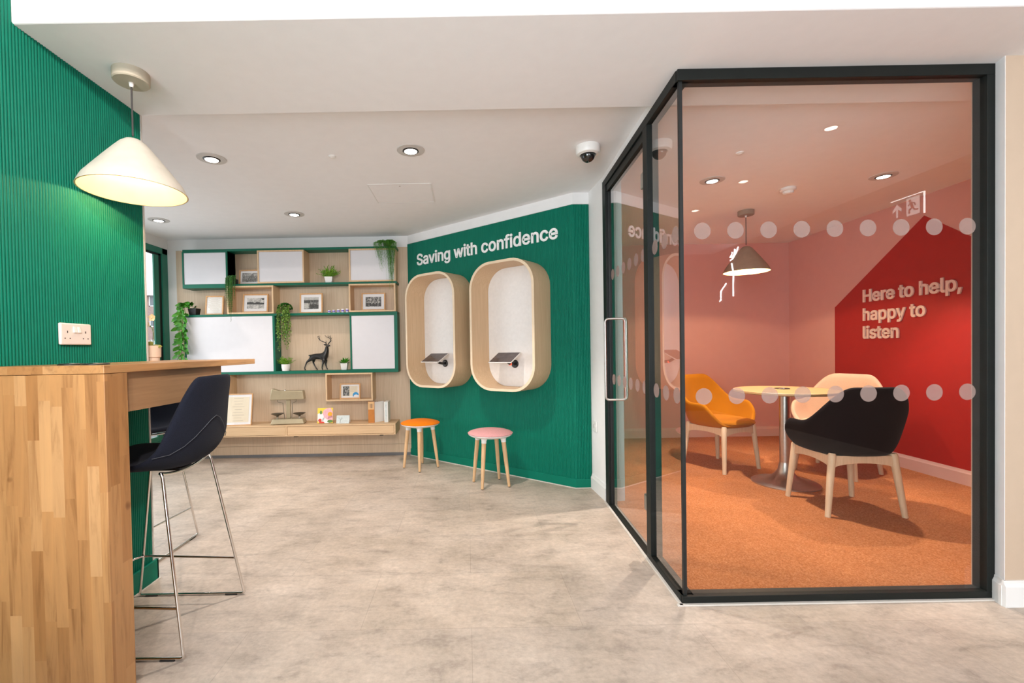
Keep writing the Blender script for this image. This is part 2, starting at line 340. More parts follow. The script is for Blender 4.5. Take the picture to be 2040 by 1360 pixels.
# ------------------------------------------------------------------ geometry helpers
class G:
    def __init__(s): s.bm = bmesh.new()
    def _v(s, p): return s.bm.verts.new(p)
    def face(s, pts):
        try: return s.bm.faces.new([s._v(p) for p in pts])
        except ValueError: return None
    def hexa(s, p):
        """8 corners: bottom 4 then top 4, both counter-clockwise"""
        v = [s._v(q) for q in p]
        for f in ((3, 2, 1, 0), (4, 5, 6, 7), (0, 1, 5, 4), (1, 2, 6, 5), (2, 3, 7, 6), (3, 0, 4, 7)):
            s.bm.faces.new([v[i] for i in f])
        return s
    def box(s, x0, y0, z0, x1, y1, z1):
        return s.hexa([(x0, y0, z0), (x1, y0, z0), (x1, y1, z0), (x0, y1, z0), (x0, y0, z1), (x1, y0, z1), (x1, y1, z1), (x0, y1, z1)])
    def obox(s, o, ax, ay, az, a0, b0, c0, a1, b1, c1):
        """box in an oblique frame: origin o, axes ax ay az"""
        o = Vector(o); f = lambda a, b, c: o + Vector(ax) * a + Vector(ay) * b + Vector(az) * c
        return s.hexa([f(a0, b0, c0), f(a1, b0, c0), f(a1, b1, c0), f(a0, b1, c0), f(a0, b0, c1), f(a1, b0, c1), f(a1, b1, c1), f(a0, b1, c1)])
    def prism(s, poly, z0, z1):
        a = [s._v((x, y, z0)) for x, y in poly]; b = [s._v((x, y, z1)) for x, y in poly]; k = len(poly)
        s.bm.faces.new(a[::-1]); s.bm.faces.new(b)
        for i in range(k): s.bm.faces.new([a[i], a[(i + 1) % k], b[(i + 1) % k], b[i]])
        return s
    def slab(s, poly3, nrm, t):
        """flat outline with thickness t along nrm"""
        nrm = Vector(nrm).normalized() * t
        a = [s._v(p) for p in poly3]; b = [s._v(Vector(p) + nrm) for p in poly3]; k = len(a)
        s.bm.faces.new(a[::-1]); s.bm.faces.new(b)
        for i in range(k): s.bm.faces.new([a[i], a[(i + 1) % k], b[(i + 1) % k], b[i]])
        return s
    def lathe(s, prof, c=(0, 0, 0), seg=32, axis=(0, 0, 1), cap0=False, cap1=False):
        c = Vector(c); az = Vector(axis).normalized()
        ax = az.orthogonal().normalized(); ay = az.cross(ax)
        rings = []
        for r, z in prof:
            if r <= 1e-6: rings.append([s._v(c + az * z)])
            else: rings.append([s._v(c + az * z + (ax * math.cos(2 * PI * k / seg) + ay * math.sin(2 * PI * k / seg)) * r) for k in range(seg)])
        for A, B in zip(rings, rings[1:]):
            for k in range(seg):
                k2 = (k + 1) % seg
                if len(A) == 1 and len(B) == 1: continue
                if len(A) == 1: s.bm.faces.new([A[0], B[k2], B[k]])
                elif len(B) == 1: s.bm.faces.new([A[k], A[k2], B[0]])
                else: s.bm.faces.new([A[k], A[k2], B[k2], B[k]])
        if cap0 and len(rings[0]) > 1: s.bm.faces.new(rings[0][::-1])
        if cap1 and len(rings[-1]) > 1: s.bm.faces.new(rings[-1])
        return s
    def cone(s, p0, p1, r0, r1=None, seg=16):
        r1 = r0 if r1 is None else r1
        d = Vector(p1) - Vector(p0)
        return s.lathe([(r0, 0), (r1, d.length)], p0, seg, d, True, True)
    def sphere(s, c, r, sc=(1, 1, 1), seg=16, rings=10):
        mtx = Matrix.Translation(Vector(c)) @ Matrix.Diagonal((r * sc[0], r * sc[1], r * sc[2], 1))
        bmesh.ops.create_uvsphere(s.bm, u_segments=seg, v_segments=rings, radius=1, matrix=mtx)
        return s
    def tube(s, pts, r, seg=10, closed=False, r1=None):
        pts = [Vector(p) for p in pts]; k = len(pts); rings = []
        prev = None
        for i, p in enumerate(pts):
            if closed: t = pts[(i + 1) % k] - pts[i - 1]
            else: t = pts[min(i + 1, k - 1)] - pts[max(i - 1, 0)]
            t.normalize()
            if prev is None: nx = t.orthogonal().normalized()
            else:
                nx = prev - t * prev.dot(t)
                nx = nx.normalized() if nx.length > 1e-6 else t.orthogonal().normalized()
            prev = nx; ny = t.cross(nx)
            rr = r if r1 is None else r + (r1 - r) * i / max(1, k - 1)
            rings.append([s._v(p + (nx * math.cos(2 * PI * j / seg) + ny * math.sin(2 * PI * j / seg)) * rr) for j in range(seg)])
        m = k if closed else k - 1
        for i in range(m):
            A, B = rings[i], rings[(i + 1) % k]
            for j in range(seg):
                s.bm.faces.new([A[j], A[(j + 1) % seg], B[(j + 1) % seg], B[j]])
        if not closed: s.bm.faces.new(rings[0][::-1]); s.bm.faces.new(rings[-1])
        return s
    def grid(s, P):
        """P[i][j] points -> quads"""
        V = [[s._v(p) for p in row] for row in P]
        for i in range(len(V) - 1):
            for j in range(len(V[0]) - 1):
                s.bm.faces.new([V[i][j], V[i + 1][j], V[i + 1][j + 1], V[i][j + 1]])
        return s
    def leaf(s, base, d, side, L, Wd, droop=0.3, seg=5, fold=0.15, heart=False):
        """one leaf blade with a folded midrib"""
        base = Vector(base); d = Vector(d).normalized(); side = Vector(side); side = (side - d * side.dot(d)).normalized()
        nrm = side.cross(d)
        rows = []
        for i in range(seg + 1):
            t = i / seg
            if heart: wv = Wd * (math.sin(PI * min(1, t * 0.86 + 0.14)) ** 0.7) * (1 - 0.25 * t)
            else: wv = Wd * math.sin(PI * min(1.0, 0.06 + 0.94 * t)) ** 0.8
            if i == seg: wv = Wd * 0.02
            c = base + d * (L * t) + Vector((0, 0, -droop * L * t * t))
            rows.append([c - side * wv + nrm * fold * wv, c, c + side * wv + nrm * fold * wv])
        return s.grid(rows)

def link(name, me, m, parent=None):
    o = bpy.data.objects.new(name, me); COL.objects.link(o)
    if m is not None:
        for q in (m if isinstance(m, (list, tuple)) else [m]): me.materials.append(q)
    if parent is not None: o.parent = parent
    return o

def obj(name, g, m, parent=None, bev=0.0, bseg=2, smooth=35, sub=0, solid=0.0, solid_off=-1.0):
    bm = g.bm if isinstance(g, G) else g
    bmesh.ops.recalc_face_normals(bm, faces=bm.faces) if not getattr(g, 'keep', False) else None
    if smooth:
        a = math.radians(smooth)
        for f in bm.faces: f.smooth = True
        for e in bm.edges:
            if len(e.link_faces) == 2 and e.calc_face_angle(0) > a: e.smooth = False
    me = bpy.data.meshes.new(name); bm.to_mesh(me); bm.free()
    o = link(name, me, m, parent)
    if solid:
        md = o.modifiers.new('solid', 'SOLIDIFY'); md.thickness = solid; md.offset = solid_off
    if sub:
        md = o.modifiers.new('sub', 'SUBSURF'); md.levels = sub; md.render_levels = sub
    if bev:
        md = o.modifiers.new('bevel', 'BEVEL'); md.width = bev; md.segments = bseg; md.limit_method = 'ANGLE'; md.angle_limit = math.radians(40)
    return o

def thing(name, label, cat, loc=(0, 0, 0), rotz=0.0, group=None):
    o = bpy.data.objects.new(name, None); COL.objects.link(o); o.empty_display_size = 0.05
    o.location = loc; o.rotation_euler = (0, 0, rotz)
    return tag(o, label, cat, group)

def tag(o, label, cat, group=None):
    o['label'] = label; o['category'] = cat
    if group: o['group'] = group
    return o

def struct(name, g, m, parent=None, **k):
    o = obj(name, g, m, parent, **k)
    if parent is None: o['kind'] = 'structure'
    return o

try:                                                     # Blender's own interface typeface, if this build carries it
    FONT = bpy.data.fonts.load(bpy.utils.system_resource('DATAFILES', path='fonts') + '/Inter.woff2')
except Exception:
    FONT = None
def text_mesh(body, size, extrude, bold=0.0):
    cu = bpy.data.curves.new('lettering', 'FONT'); cu.body = body; cu.size = size; cu.extrude = extrude; cu.offset = bold; cu.resolution_u = 6
    if FONT: cu.font = FONT
    o = bpy.data.objects.new('lettering', cu); COL.objects.link(o)
    dg = bpy.context.evaluated_depsgraph_get()
    me = bpy.data.meshes.new_from_object(o.evaluated_get(dg))
    bpy.data.objects.remove(o)
    return me

def fit_text(me, width, height=None):
    xs = [v.co.x for v in me.vertices]; ys = [v.co.y for v in me.vertices]
    sx = width / (max(xs) - min(xs)); sy = sx if height is None else height / (max(ys) - min(ys))
    x0 = min(xs)
    for v in me.vertices: v.co.x = (v.co.x - x0) * sx; v.co.y *= sy
    return me

# ------------------------------------------------------------------ plan of the room
ZS, ZC, ZN = 2.357, 2.41, 2.75                 # beam underside, far ceiling, near ceiling
LWX, LWY = -1.62, 2.28                         # ribbed partition on the left and where it ends
BWY = 4.95                                     # back wall
YG = 1.995                                     # glass front
FX = -3.27                                     # shopfront window plane, far left
GC = Vector((0.953, YG, 0)); GD = Vector((1.03, 3.322, 0))
GS = (GD - GC).normalized(); GN = Vector((GS.y, -GS.x, 0))     # along the glass side / into the glass room
WB = Vector((-0.6255, 4.952, 0)); WK = Vector((0.8826, 3.677, 0)); WK2 = Vector((1.0135, 3.683, 0))
WT = (WK - WB).normalized(); WN = Vector((WT.y, -WT.x, 0)); WL = (WK - WB).length   # along / out of the angled wall
RJ = Vector((3.946, 3.443, 0)); RI = Vector((4.031, 5.62, 0)); RT = (RI - RJ).normalized(); RN = Vector((-RT.y, RT.x, 0))  # red wall
def wp(s, d, z): return WB + WT * s + WN * d + Vector((0, 0, z))
def rp(y, z, d=0.0):
    p = RJ + RT * ((y - RJ.y) / RT.y) + RN * d; return Vector((p.x, p.y, z))

struct('floor', G().prism([(-3.45, -4.2), (4.5, -4.2), (4.5, 5.8), (-3.45, 5.8)], -0.12, 0), M['floor'], smooth=0)
cp = [(GC.x + 0.03, YG + 0.0), (2.34, YG), (3.90, 2.1), (4.02, 5.62), (1.14, 5.62), (1.14, 3.33), (GD.x + .03, GD.y)]
struct('floor_carpet', G().prism(cp, 0.0, 0.004), M['carpet'], smooth=0)
struct('ceiling', G().box(-3.45, 2.29, ZC, 4.5, 5.8, ZC + 0.25), M['ceiling'], smooth=0)
struct('ceiling_beam', G().box(-3.45, 1.645, ZS, 4.5, 2.29, ZN + 0.12), M['ceiling'], smooth=0, bev=0.006)
struct('ceiling_near', G().box(-1.9, -4.2, ZN, 4.5, 1.645, ZN + 0.12), M['white_wall'], smooth=0)

# --- left partition with half-round ribs
def rib_profile(L, pitch, h, seg=6):
    n = int(round(L / pitch)); pts = []
    for i in range(n):
        for k in range(seg):
            u = (i + k / seg) / n * L; a = k / seg
            pts.append((u, h * math.sin(PI * a) ** 0.6 if k else 0.0))
    pts.append((L, 0.0))
    return pts
g = G(); y0 = 0.2
prof = rib_profile(LWY - y0, 0.0122, 0.0055)
g.grid([[(LWX - 0.0055 + h, y0 + u, z) for z in (0.1, 1.2, ZN)] for u, h in prof])
g.box(LWX - 0.13, y0, 0, LWX - 0.0056, LWY - 0.001, ZN); g.keep = True
struct('wall_left', g, M['green'], smooth=60)
struct('wall_left_near', G().box(LWX - 0.13, -3.9, 0, LWX, -3.4, ZN).box(LWX - 0.13, -3.4, 0, LWX, -0.6, 0.3).box(LWX - 0.13, -3.4, 2.55, LWX, -0.6, ZN).box(LWX - 0.13, -0.6, 0, LWX, 0.2, ZN), M['white_wall'], smooth=0)
struct('trim_1', G().box(LWX - 0.135, LWY - 0.001, 0.0, LWX + 0.002, LWY + 0.008, ZC), M['trim_metal'], smooth=0)
struct('baseboard_left', G().box(LWX, 0.2, 0.004, LWX + 0.014, LWY + 0.022, 0.105).box(LWX - 0.135, LWY + 0.008, 0.004, LWX + 0.014, LWY + 0.022, 0.105), M['green'], smooth=0, bev=0.003)
struct('trim_2', G().box(LWX, 0.2, 0, LWX + 0.02, LWY + 0.028, 0.004), M['sealant'], smooth=0)

# --- back wall: white plaster, oak panelling on it, grey cove at the floor
struct('wall_back', G().box(FX - 0.03, BWY + 0.012, 0, -0.6, BWY + 0.15, ZC), M['white_wall'], smooth=0)
g = G().box(-3.171, BWY, 0.125, -0.612, BWY + 0.0119, 2.287).box(-3.171, BWY, 0.03, -0.612, BWY + 0.0119, 0.122)
struct('wall_back_panelling', g, M['veneer'], smooth=0)
struct('baseboard_back', G().box(-3.2, BWY - 0.006, 0, -0.63, BWY + 0.0119, 0.031), M['grey_base'], smooth=0)

# --- angled green wall with ribs, white plaster above and around it
pp = [(WB.x, WB.y), (WK.x, WK.y), (WK2.x, WK2.y), (GD.x, GD.y + 0.012), (1.16, GD.y + 0.012), (1.16, 5.62), (WB.x, 5.62)]
struct('wall_angled', G().prism(pp, 0, ZC), M['white_wall'], smooth=0)
g = G()
prof = rib_profile(WL, 0.0122, 0.0055, 5)
rows = [[wp(u, 0.006 + h, z) for z in (0.075, 2.313)] for u, h in prof]
F2 = (WK2 - WK).normalized(); FN = Vector((F2.y, -F2.x, 0)); K0 = wp(WL, 0.006, 0)
for u, h in rib_profile((WK2 - WK).length - 0.004, 0.0122, 0.0055, 5)[1:]:
    q = K0 + F2 * u + FN * h
    rows.append([Vector((q.x, q.y, 0.075)), Vector((q.x, q.y, 2.313))])
g.grid(rows)
a = wp(0, 0, 0); b_ = wp(0, 0.006, 0); e2 = K0 + F2 * ((WK2 - WK).length - 0.004)
for z, flip in ((2.313, 0),):
    g.face([(a.x, a.y, z), (b_.x, b_.y, z), (K0.x, K0.y, z), (e2.x, e2.y, z), (WK2.x, WK2.y, z), (WK.x, WK.y, z)])
g.face([(e2.x, e2.y, 0.0), (WK2.x, WK2.y, 0.0), (WK2.x, WK2.y, 2.313), (e2.x, e2.y, 2.313)])
g.face([(a.x, a.y, 0.0), (b_.x, b_.y, 0.0), (b_.x, b_.y, 2.313), (a.x, a.y, 2.313)])
struct('wall_angled_ribbed', g, M['green'], smooth=60)
def wall_strip(g, d, z0, z1, off2=0.0):
    """a strip along the angled wall and its short return"""
    p0 = wp(0, 0, 0); p1 = wp(0, d, 0); p2 = WK + WN * d + WT * 0.004; p3 = WK2 + FN * d - F2 * 0.003
    g.prism([(p0.x, p0.y), (p1.x, p1.y), (p2.x, p2.y), (p3.x, p3.y), (WK2.x, WK2.y), (WK.x, WK.y)], z0, z1)
    return g
struct('baseboard_angled', wall_strip(G(), 0.017, 0.004, 0.075), M['green'], smooth=0, bev=0.002)
struct('trim_3', wall_strip(G(), 0.024, 0, 0.005), M['sealant'], smooth=0)
struct('trim_4', wall_strip(G(), 0.007, 2.3135, 2.318), M['trim_metal'], smooth=0)

# skirting of the white return beside the glass door
def skirting(g, p0, p1, nrm, h=0.118, t=0.016, z0=0.0):
    p0 = Vector(p0); p1 = Vector(p1); nrm = Vector(nrm).normalized()
    sec = [(0, z0), (t, z0), (t, z0 + h * 0.78), (t * 0.55, z0 + h * 0.9), (t * 0.45, z0 + h), (0, z0 + h)]
    A = [g._v(p0 + nrm * a + Vector((0, 0, z))) for a, z in sec]; B = [g._v(p1 + nrm * a + Vector((0, 0, z))) for a, z in sec]
    k = len(sec)
    for i in range(k): g.bm.faces.new([A[i], A[(i + 1) % k], B[(i + 1) % k], B[i]])
    g.bm.faces.new(A[::-1]); g.bm.faces.new(B)
    return g
wr_n = Vector((-(GD.y - WK2.y), (GD.x - WK2.x), 0)).normalized()
wr_n = -wr_n if wr_n.x > 0 else wr_n
struct('baseboard_return', skirting(G(), WK2 + Vector((0, -0.02, 0)), GD + Vector((0, 0.012, 0)), wr_n), M['white_gloss'], smooth=20)

# --- right-hand pillar and the walls behind the photographer
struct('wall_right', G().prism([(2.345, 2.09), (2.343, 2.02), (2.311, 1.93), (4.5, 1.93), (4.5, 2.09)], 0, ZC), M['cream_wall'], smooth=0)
struct('trim_5', G().prism([(2.3405, 2.02), (2.3085, 1.93), (2.311, 1.93), (2.343, 2.02)], 0, ZS), M['white_wall'], smooth=0)
g = skirting(G(), (2.297, 1.9305, 0), (4.33, 1.9305, 0), (0, -1, 0), 0.112)
skirting(g, (2.3105, 1.925, 0), (2.3385, 2.0, 0), (-1, 0.35, 0), 0.112)
struct('baseboard_right', g, M['white_gloss'], smooth=20)
struct('wall_right_near', G().box(4.35, -4.1, 0, 4.5, 1.93, ZN), M['dark_wall'], smooth=0)
struct('wall_rear', G().box(-1.75, -4.1, 0, -1.45, -3.95, ZN).box(3.3, -4.1, 0, 4.5, -3.95, ZN).box(-1.45, -4.1, 0, 3.3, -3.95, 0.35).box(-1.45, -4.1, 2.65, 3.3, -3.95, ZN), M['dark_wall'], smooth=0)

# --- walls of the glass room
struct('wall_meeting_room_back', G().box(1.0, 5.62, 0, 4.5, 5.75, ZC), M['pink_wall'], smooth=0)
q0 = rp(2.0, 0); q1 = rp(5.7, 0)
struct('wall_meeting_room_right', G().prism([(q0.x, q0.y), (q0.x + 0.2, q0.y), (q1.x + 0.2, q1.y), (q1.x, q1.y)], 0, ZC), M['pink_wall'], smooth=0)
house = [rp(4.885, 0.12), rp(4.885, 1.535), rp(3.893, 2.235), rp(3.44, 1.905), rp(2.1, 0.93), rp(2.1, 0.12)]
struct('wall_meeting_room_red_shape', G().slab([p + RN * -0.0005 for p in house], RN, 0.003), M['red'], smooth=0)
g = skirting(G(), rp(2.05, 0.004), rp(5.62, 0.004), RN, 0.12)
struct('baseboard_meeting_room_right', g, M['pink_trim'], smooth=20)
struct('baseboard_meeting_room_back', skirting(G(), (1.16, 5.62, 0.004), (4.03, 5.62, 0.004), (0, -1, 0), 0.12), M['pink_trim'], smooth=20)

# --- far left: shopfront window, its frame, and the house across the street

struct('wall_shopfront', G().box(FX - 0.03, 0.9, 0, FX, 4.961, 0.16).box(FX - 0.03, 0.9, 2.30, FX, 4.961, ZC).box(FX - 0.14, 0.9, 0, FX, 2.4, ZC), M['white_wall'], smooth=0)
struct('wall_rear_left', G().box(FX - 0.14, 0.8, 0, LWX - 0.13, 0.9, ZC), M['white_wall'], smooth=0)
g = G().box(FX - 0.03, 2.4, 0.16, FX + 0.012, 4.945, 0.235).box(FX - 0.03, 2.4, 2.235, FX + 0.012, 4.945, 2.30).box(FX - 0.03, 4.855, 0.16, FX + 0.012, 4.945, 2.30).box(FX - 0.03, 2.4, 0.16, FX + 0.012, 2.47, 2.30)
win = struct('window_1', g, M['teal'], smooth=0, bev=0.004)
obj('gasket', G().box(FX - 0.025, 4.818, 0.235, FX - 0.004, 4.855, 2.235).box(FX - 0.025, 2.47, 2.215, FX - 0.004, 4.855, 2.235), M['gasket'], win, smooth=0)
obj('sash', G().box(FX - 0.022, 4.745, 0.235, FX - 0.002, 4.818, 2.215).box(FX - 0.022, 2.47, 0.235, FX - 0.002, 4.745, 0.29).box(FX - 0.022, 3.6, 0.29, FX - 0.002, 3.66, 2.215), M['teal'], win, smooth=0, bev=0.004)
obj('pane', G().box(FX - 0.018, 2.47, 0.29, FX - 0.010, 4.745, 2.215), M['glass'], win, smooth=0)

def brick_material():
    m, nt, n, l, b = mat('brown_brick')
    v = coords(n, l, (1, 1, 1)); mp = n.new('ShaderNodeMapping'); mp.inputs['Rotation'].default_value = (PI / 2, 0, 0)
    l.new(v, mp.inputs['Vector'])
    br = n.new('ShaderNodeTexBrick'); l.new(mp.outputs['Vector'], br.inputs['Vector'])
    br.inputs['Color1'].default_value = (0.33, 0.19, 0.17, 1); br.inputs['Color2'].default_value = (0.42, 0.27, 0.24, 1); br.inputs['Mortar'].default_value = (0.45, 0.40, 0.38, 1)
    br.inputs['Scale'].default_value = 1; br.inputs['Brick Width'].default_value = 0.23; br.inputs['Row Height'].default_value = 0.075; br.inputs['Mortar Size'].default_value = 0.01
    l.new(br.outputs['Color'], b.inputs['Base Color']); b.inputs['Roughness'].default_value = 0.9
    return m
M['brick'] = brick_material()
M['roof'] = plain('slate_roof', (0.10, 0.10, 0.11), 0.8)
M['asphalt'] = plain('asphalt', (0.10, 0.10, 0.105), 0.9, var=0.15, scale=4)
M['car_white'] = plain('white_car_paint', (0.75, 0.76, 0.78), 0.25, var=0.01)
struct('ground_street', G().box(-90, -5, -0.35, -3.45, 110, -0.15), M['asphalt'], smooth=0)
# a brick block across the street, seen through the far window
bx = thing('house', 'brown brick house with white windows seen through the far left window', 'house', (-43.0, 62.0, -0.15))
obj('wall', G().box(-13, 0, 0, 4, 9, 9.7), M['brick'], bx, smooth=0)
obj('roof', G().hexa([(-13.6, -0.6, 9.7), (4.6, -0.6, 9.7), (4.6, 9.6, 9.7), (-13.6, 9.6, 9.7), (-13.2, 4, 10.3), (4.2, 4, 10.3), (4.2, 5, 10.3), (-13.2, 5, 10.3)]), M['roof'], bx, smooth=0)
obj('fascia', G().box(-13.6, -0.65, 9.45, 4.6, -0.6, 9.95), M['white_gloss'], bx, smooth=0)
DW = plain('dark_window', (0.16, 0.19, 0.22), 0.1)
for wx in (-8.2, -4.1, 0.35, 3.0):
    for wz in (1.9, 5.2, 8.0):
        f = obj('window', G().box(wx - 0.9, -0.06, wz, wx + 0.9, 0.02, wz + 0.12).box(wx - 0.9, -0.06, wz + 1.4, wx + 0.9, 0.02, wz + 1.52).box(wx - 0.9, -0.06, wz, wx - 0.76, 0.02, wz + 1.5).box(wx + 0.76, -0.06, wz, wx + 0.9, 0.02, wz + 1.5).box(wx - 0.07, -0.06, wz, wx + 0.07, 0.02, wz + 1.5), M['white_gloss'], bx, smooth=0)
        obj('pane', G().box(wx - 0.76, -0.03, wz + 0.12, wx + 0.76, -0.01, wz + 1.4), DW, f, smooth=0)
car = thing('van', 'white van parked on the street beyond the far left window', 'van', (-22.2, 31.5, -0.15), 0.5)
g = G(); pts = [(-2.4, 0.35), (2.4, 0.35), (2.45, 1.2), (1.9, 1.35), (1.3, 2.25), (-2.3, 2.35), (-2.45, 2.1)]
g.slab([(x, -0.95, z) for x, z in pts], (0, 1, 0), 1.9)
obj('van_body', g, M['car_white'], car, bev=0.08, bseg=3)
obj('window', G().slab([(x, -0.965, z) for x, z in [(1.75, 1.4), (1.28, 2.05), (0.6, 2.05), (0.6, 1.4)]], (0, 1, 0), 1.93), M['lens'], car, smooth=0)
for x in (-1.5, 1.5):
    for y in (-0.97, 0.75):
        obj('wheel', G().lathe([(0, 0), (0.36, 0), (0.36, 0.22), (0, 0.22)], (x, y, 0.36), 20, (0, 1, 0)), M['black_plastic'], car)

# ------------------------------------------------------------------ glass meeting-room front
FZ0, FZ1 = 0.036, ZS - 0.048
def gs(s, d, z): return GC + GS * s + GN * d + Vector((0, 0, z))
SL = (GD - GC).length; S_M0, S_M1 = 0.375, 0.44     # mullion between fixed side pane and door
part = thing('glass_partition', 'black framed glass front and fixed side pane of the orange meeting room', 'glass partition', (0, 0, 0))
def along(g, a, b, d0, d1, z0, z1): return g.obox(GC, GS, GN, (0, 0, 1), a, d0, z0, b, d1, z1)
obj('top_rail', G().box(GC.x - 0.012, YG - 0.015, FZ1, 2.342, YG + 0.045, ZS - 0.0005), M['black_frame'], part, smooth=0, bev=0.002)
obj('top_rail', along(G(), -0.0, SL, -0.015, 0.045, FZ1, ZS - 0.0005), M['black_frame'], part, smooth=0, bev=0.002)
obj('bottom_rail', G().box(GC.x - 0.012, YG - 0.015, 0.004, 2.342, YG + 0.045, FZ0), M['black_frame'], part, smooth=0, bev=0.002)
obj('bottom_rail', along(G(), 0.0, S_M1, -0.015, 0.045, 0.004, FZ0), M['black_frame'], part, smooth=0, bev=0.002)
obj('post', G().box(2.292, YG - 0.015, FZ0, 2.342, YG + 0.045, FZ1), M['black_frame'], part, smooth=0, bev=0.002)
obj('mullion', along(G(), S_M0, S_M1, -0.015, 0.045, FZ0, FZ1), M['black_frame'], part, smooth=0, bev=0.002)
obj('post', along(G(), SL - 0.085, SL, -0.015, 0.045, 0.004, FZ1), M['black_frame'], part, smooth=0, bev=0.002)
obj('corner_joint', G().box(GC.x - 0.002, YG - 0.002, FZ0, GC.x + 0.013, YG + 0.013, FZ1), M['gasket'], part, smooth=0)
fp = obj('front_pane', G().box(GC.x + 0.013, YG, FZ0, 2.292, YG + 0.012, FZ1), M['glass'], part, smooth=0)
sp_ = obj('side_pane', along(G(), 0.013, S_M0, 0.0, 0.012, FZ0, FZ1), M['glass_side'], part, smooth=0)
def disc(g, c, ax, az, r, nrm, t=0.0012, seg=28):
    c = Vector(c); ax = Vector(ax); az = Vector(az)
    g.slab([c + ax * (r * math.cos(2 * PI * k / seg)) + az * (r * math.sin(2 * PI * k / seg)) for k in range(seg)], nrm, t)
g = G()
for k in range(9):
    for z in (1.655, 0.9235):
        disc(g, (1.0495 + 0.1463 * k, YG - 0.0003, z), (1, 0, 0), (0, 0, 1), 0.0367, (0, -1, 0))
obj('frosted_dots', g, M['dots'], fp, smooth=0)
g = G()
for k in range(3):
    for z in (1.655, 0.9235):
        disc(g, gs(0.055 + 0.128 * k, -0.0003, z), GS, (0, 0, 1), 0.0367, -GN)
obj('frosted_dots', g, M['dots'], sp_, smooth=0)
struct('trim_6', along(G(), -0.03, SL, -0.028, -0.015, 0, 0.006).box(GC.x - 0.04, YG - 0.028, 0, 2.325, YG - 0.015, 0.006), M['sealant'], smooth=0)
struct('trim_7', along(G(), 0.29, SL + 0.02, -0.004, 0.10, ZS, ZC), M['white_wall'], smooth=0)

door = thing('glass_door', 'glass door with long steel pull handle at the side of the meeting room', 'door', (0, 0, 0))
D0, D1 = S_M1 + 0.006, SL - 0.092
dl = obj('door_leaf', along(G(), D0, D1, 0.006, 0.018, 0.014, FZ1 - 0.05), M['glass_side'], door, smooth=0)
g = G()
for k in range(6):
    for z in (1.655, 0.9235):
        disc(g, gs(D0 + 0.06 + 0.128 * k, 0.0057, z), GS, (0, 0, 1), 0.0367, -GN)
obj('frosted_dots', g, M['dots'], dl, smooth=0)
obj('head_rail', along(G(), D0, D1, -0.006, 0.036, FZ1 - 0.05, FZ1 - 0.003), M['black_frame'], door, smooth=0, bev=0.002)
obj('threshold', along(G(), S_M1, SL - 0.085, -0.012, 0.04, 0.004, 0.012), M['black_frame'], door, smooth=0)
obj('door_edge_seal', along(G(), D1, D1 + 0.007, 0.002, 0.022, 0.014, FZ1 - 0.05), M['gasket'], door, smooth=0)
sH = 1.108
for sgn in (-1, 1):
    pts = []
    d_in = 0.012; d_out = 0.012 + sgn * 0.072; rr = 0.022
    z0, z1 = 0.785, 1.345
    def arc(cd_, cz, a0, a1): return [(cd_ + sgn * rr * math.cos(a0 + (a1 - a0) * k / 5), cz + rr * math.sin(a0 + (a1 - a0) * k / 5)) for k in range(6)]
    prof = [(d_in, z0)] + arc(d_out - sgn * rr, z0 + rr, -PI / 2, 0) + arc(d_out - sgn * rr, z1 - rr, 0, PI / 2) + [(d_in, z1)]
    obj('handle', G().tube([gs(sH, d, z) for d, z in prof], 0.0075, 12), M['steel'], door, smooth=60)
for z in (2.06, 0.285):
    obj('hinge', along(G(), S_M1 + 0.002, S_M1 + 0.075, -0.004, 0.028, z - 0.045, z + 0.045), M['steel'], door, smooth=0, bev=0.006)

# ------------------------------------------------------------------ lettering on the walls
me = fit_text(text_mesh('Saving with confidence', 0.17, 0.004, 0.003), 1.69)
o = link('wall_lettering', me, M['white_letter'])
ORG = wp(0.157, 0.0165, 2.062)
o.matrix_world = Matrix(((WT.x, 0, WN.x, ORG.x), (WT.y, 0, WN.y, ORG.y), (0, 1, 0, ORG.z), (0, 0, 0, 1)))
tag(o, 'raised white words Saving with confidence on the angled green ribbed wall', 'lettering')
def red_line(body, wid, z):
    me = fit_text(text_mesh(body, 0.17, 0.006, 0.003), wid)
    return me, z
g = bmesh.new()
for body, yl, yr, z in (('Here to help,', 4.508, 3.575, 1.556), ('happy to', 4.508, 3.87, 1.372), ('listen', 4.508, 4.12, 1.192)):
    me = fit_text(text_mesh(body, 0.17, 0.006, 0.0035), (yl - yr) / RT.y, None)
    for v in me.vertices: v.co.y += z
    g.from_mesh(me); bpy.data.meshes.remove(me)
me = bpy.data.meshes.new('lettering'); g.to_mesh(me); g.free()
o = link('wall_lettering', me, M['pink_letter'])
P0 = rp(4.508, 0, 0.012); T = -RT
o.matrix_world = Matrix(((T.x, 0, RN.x, P0.x), (T.y, 0, RN.y, P0.y), (0, 1, 0, 0), (0, 0, 0, 1)))
tag(o, 'raised pale pink words Here to help, happy to listen on the red house shape', 'lettering')

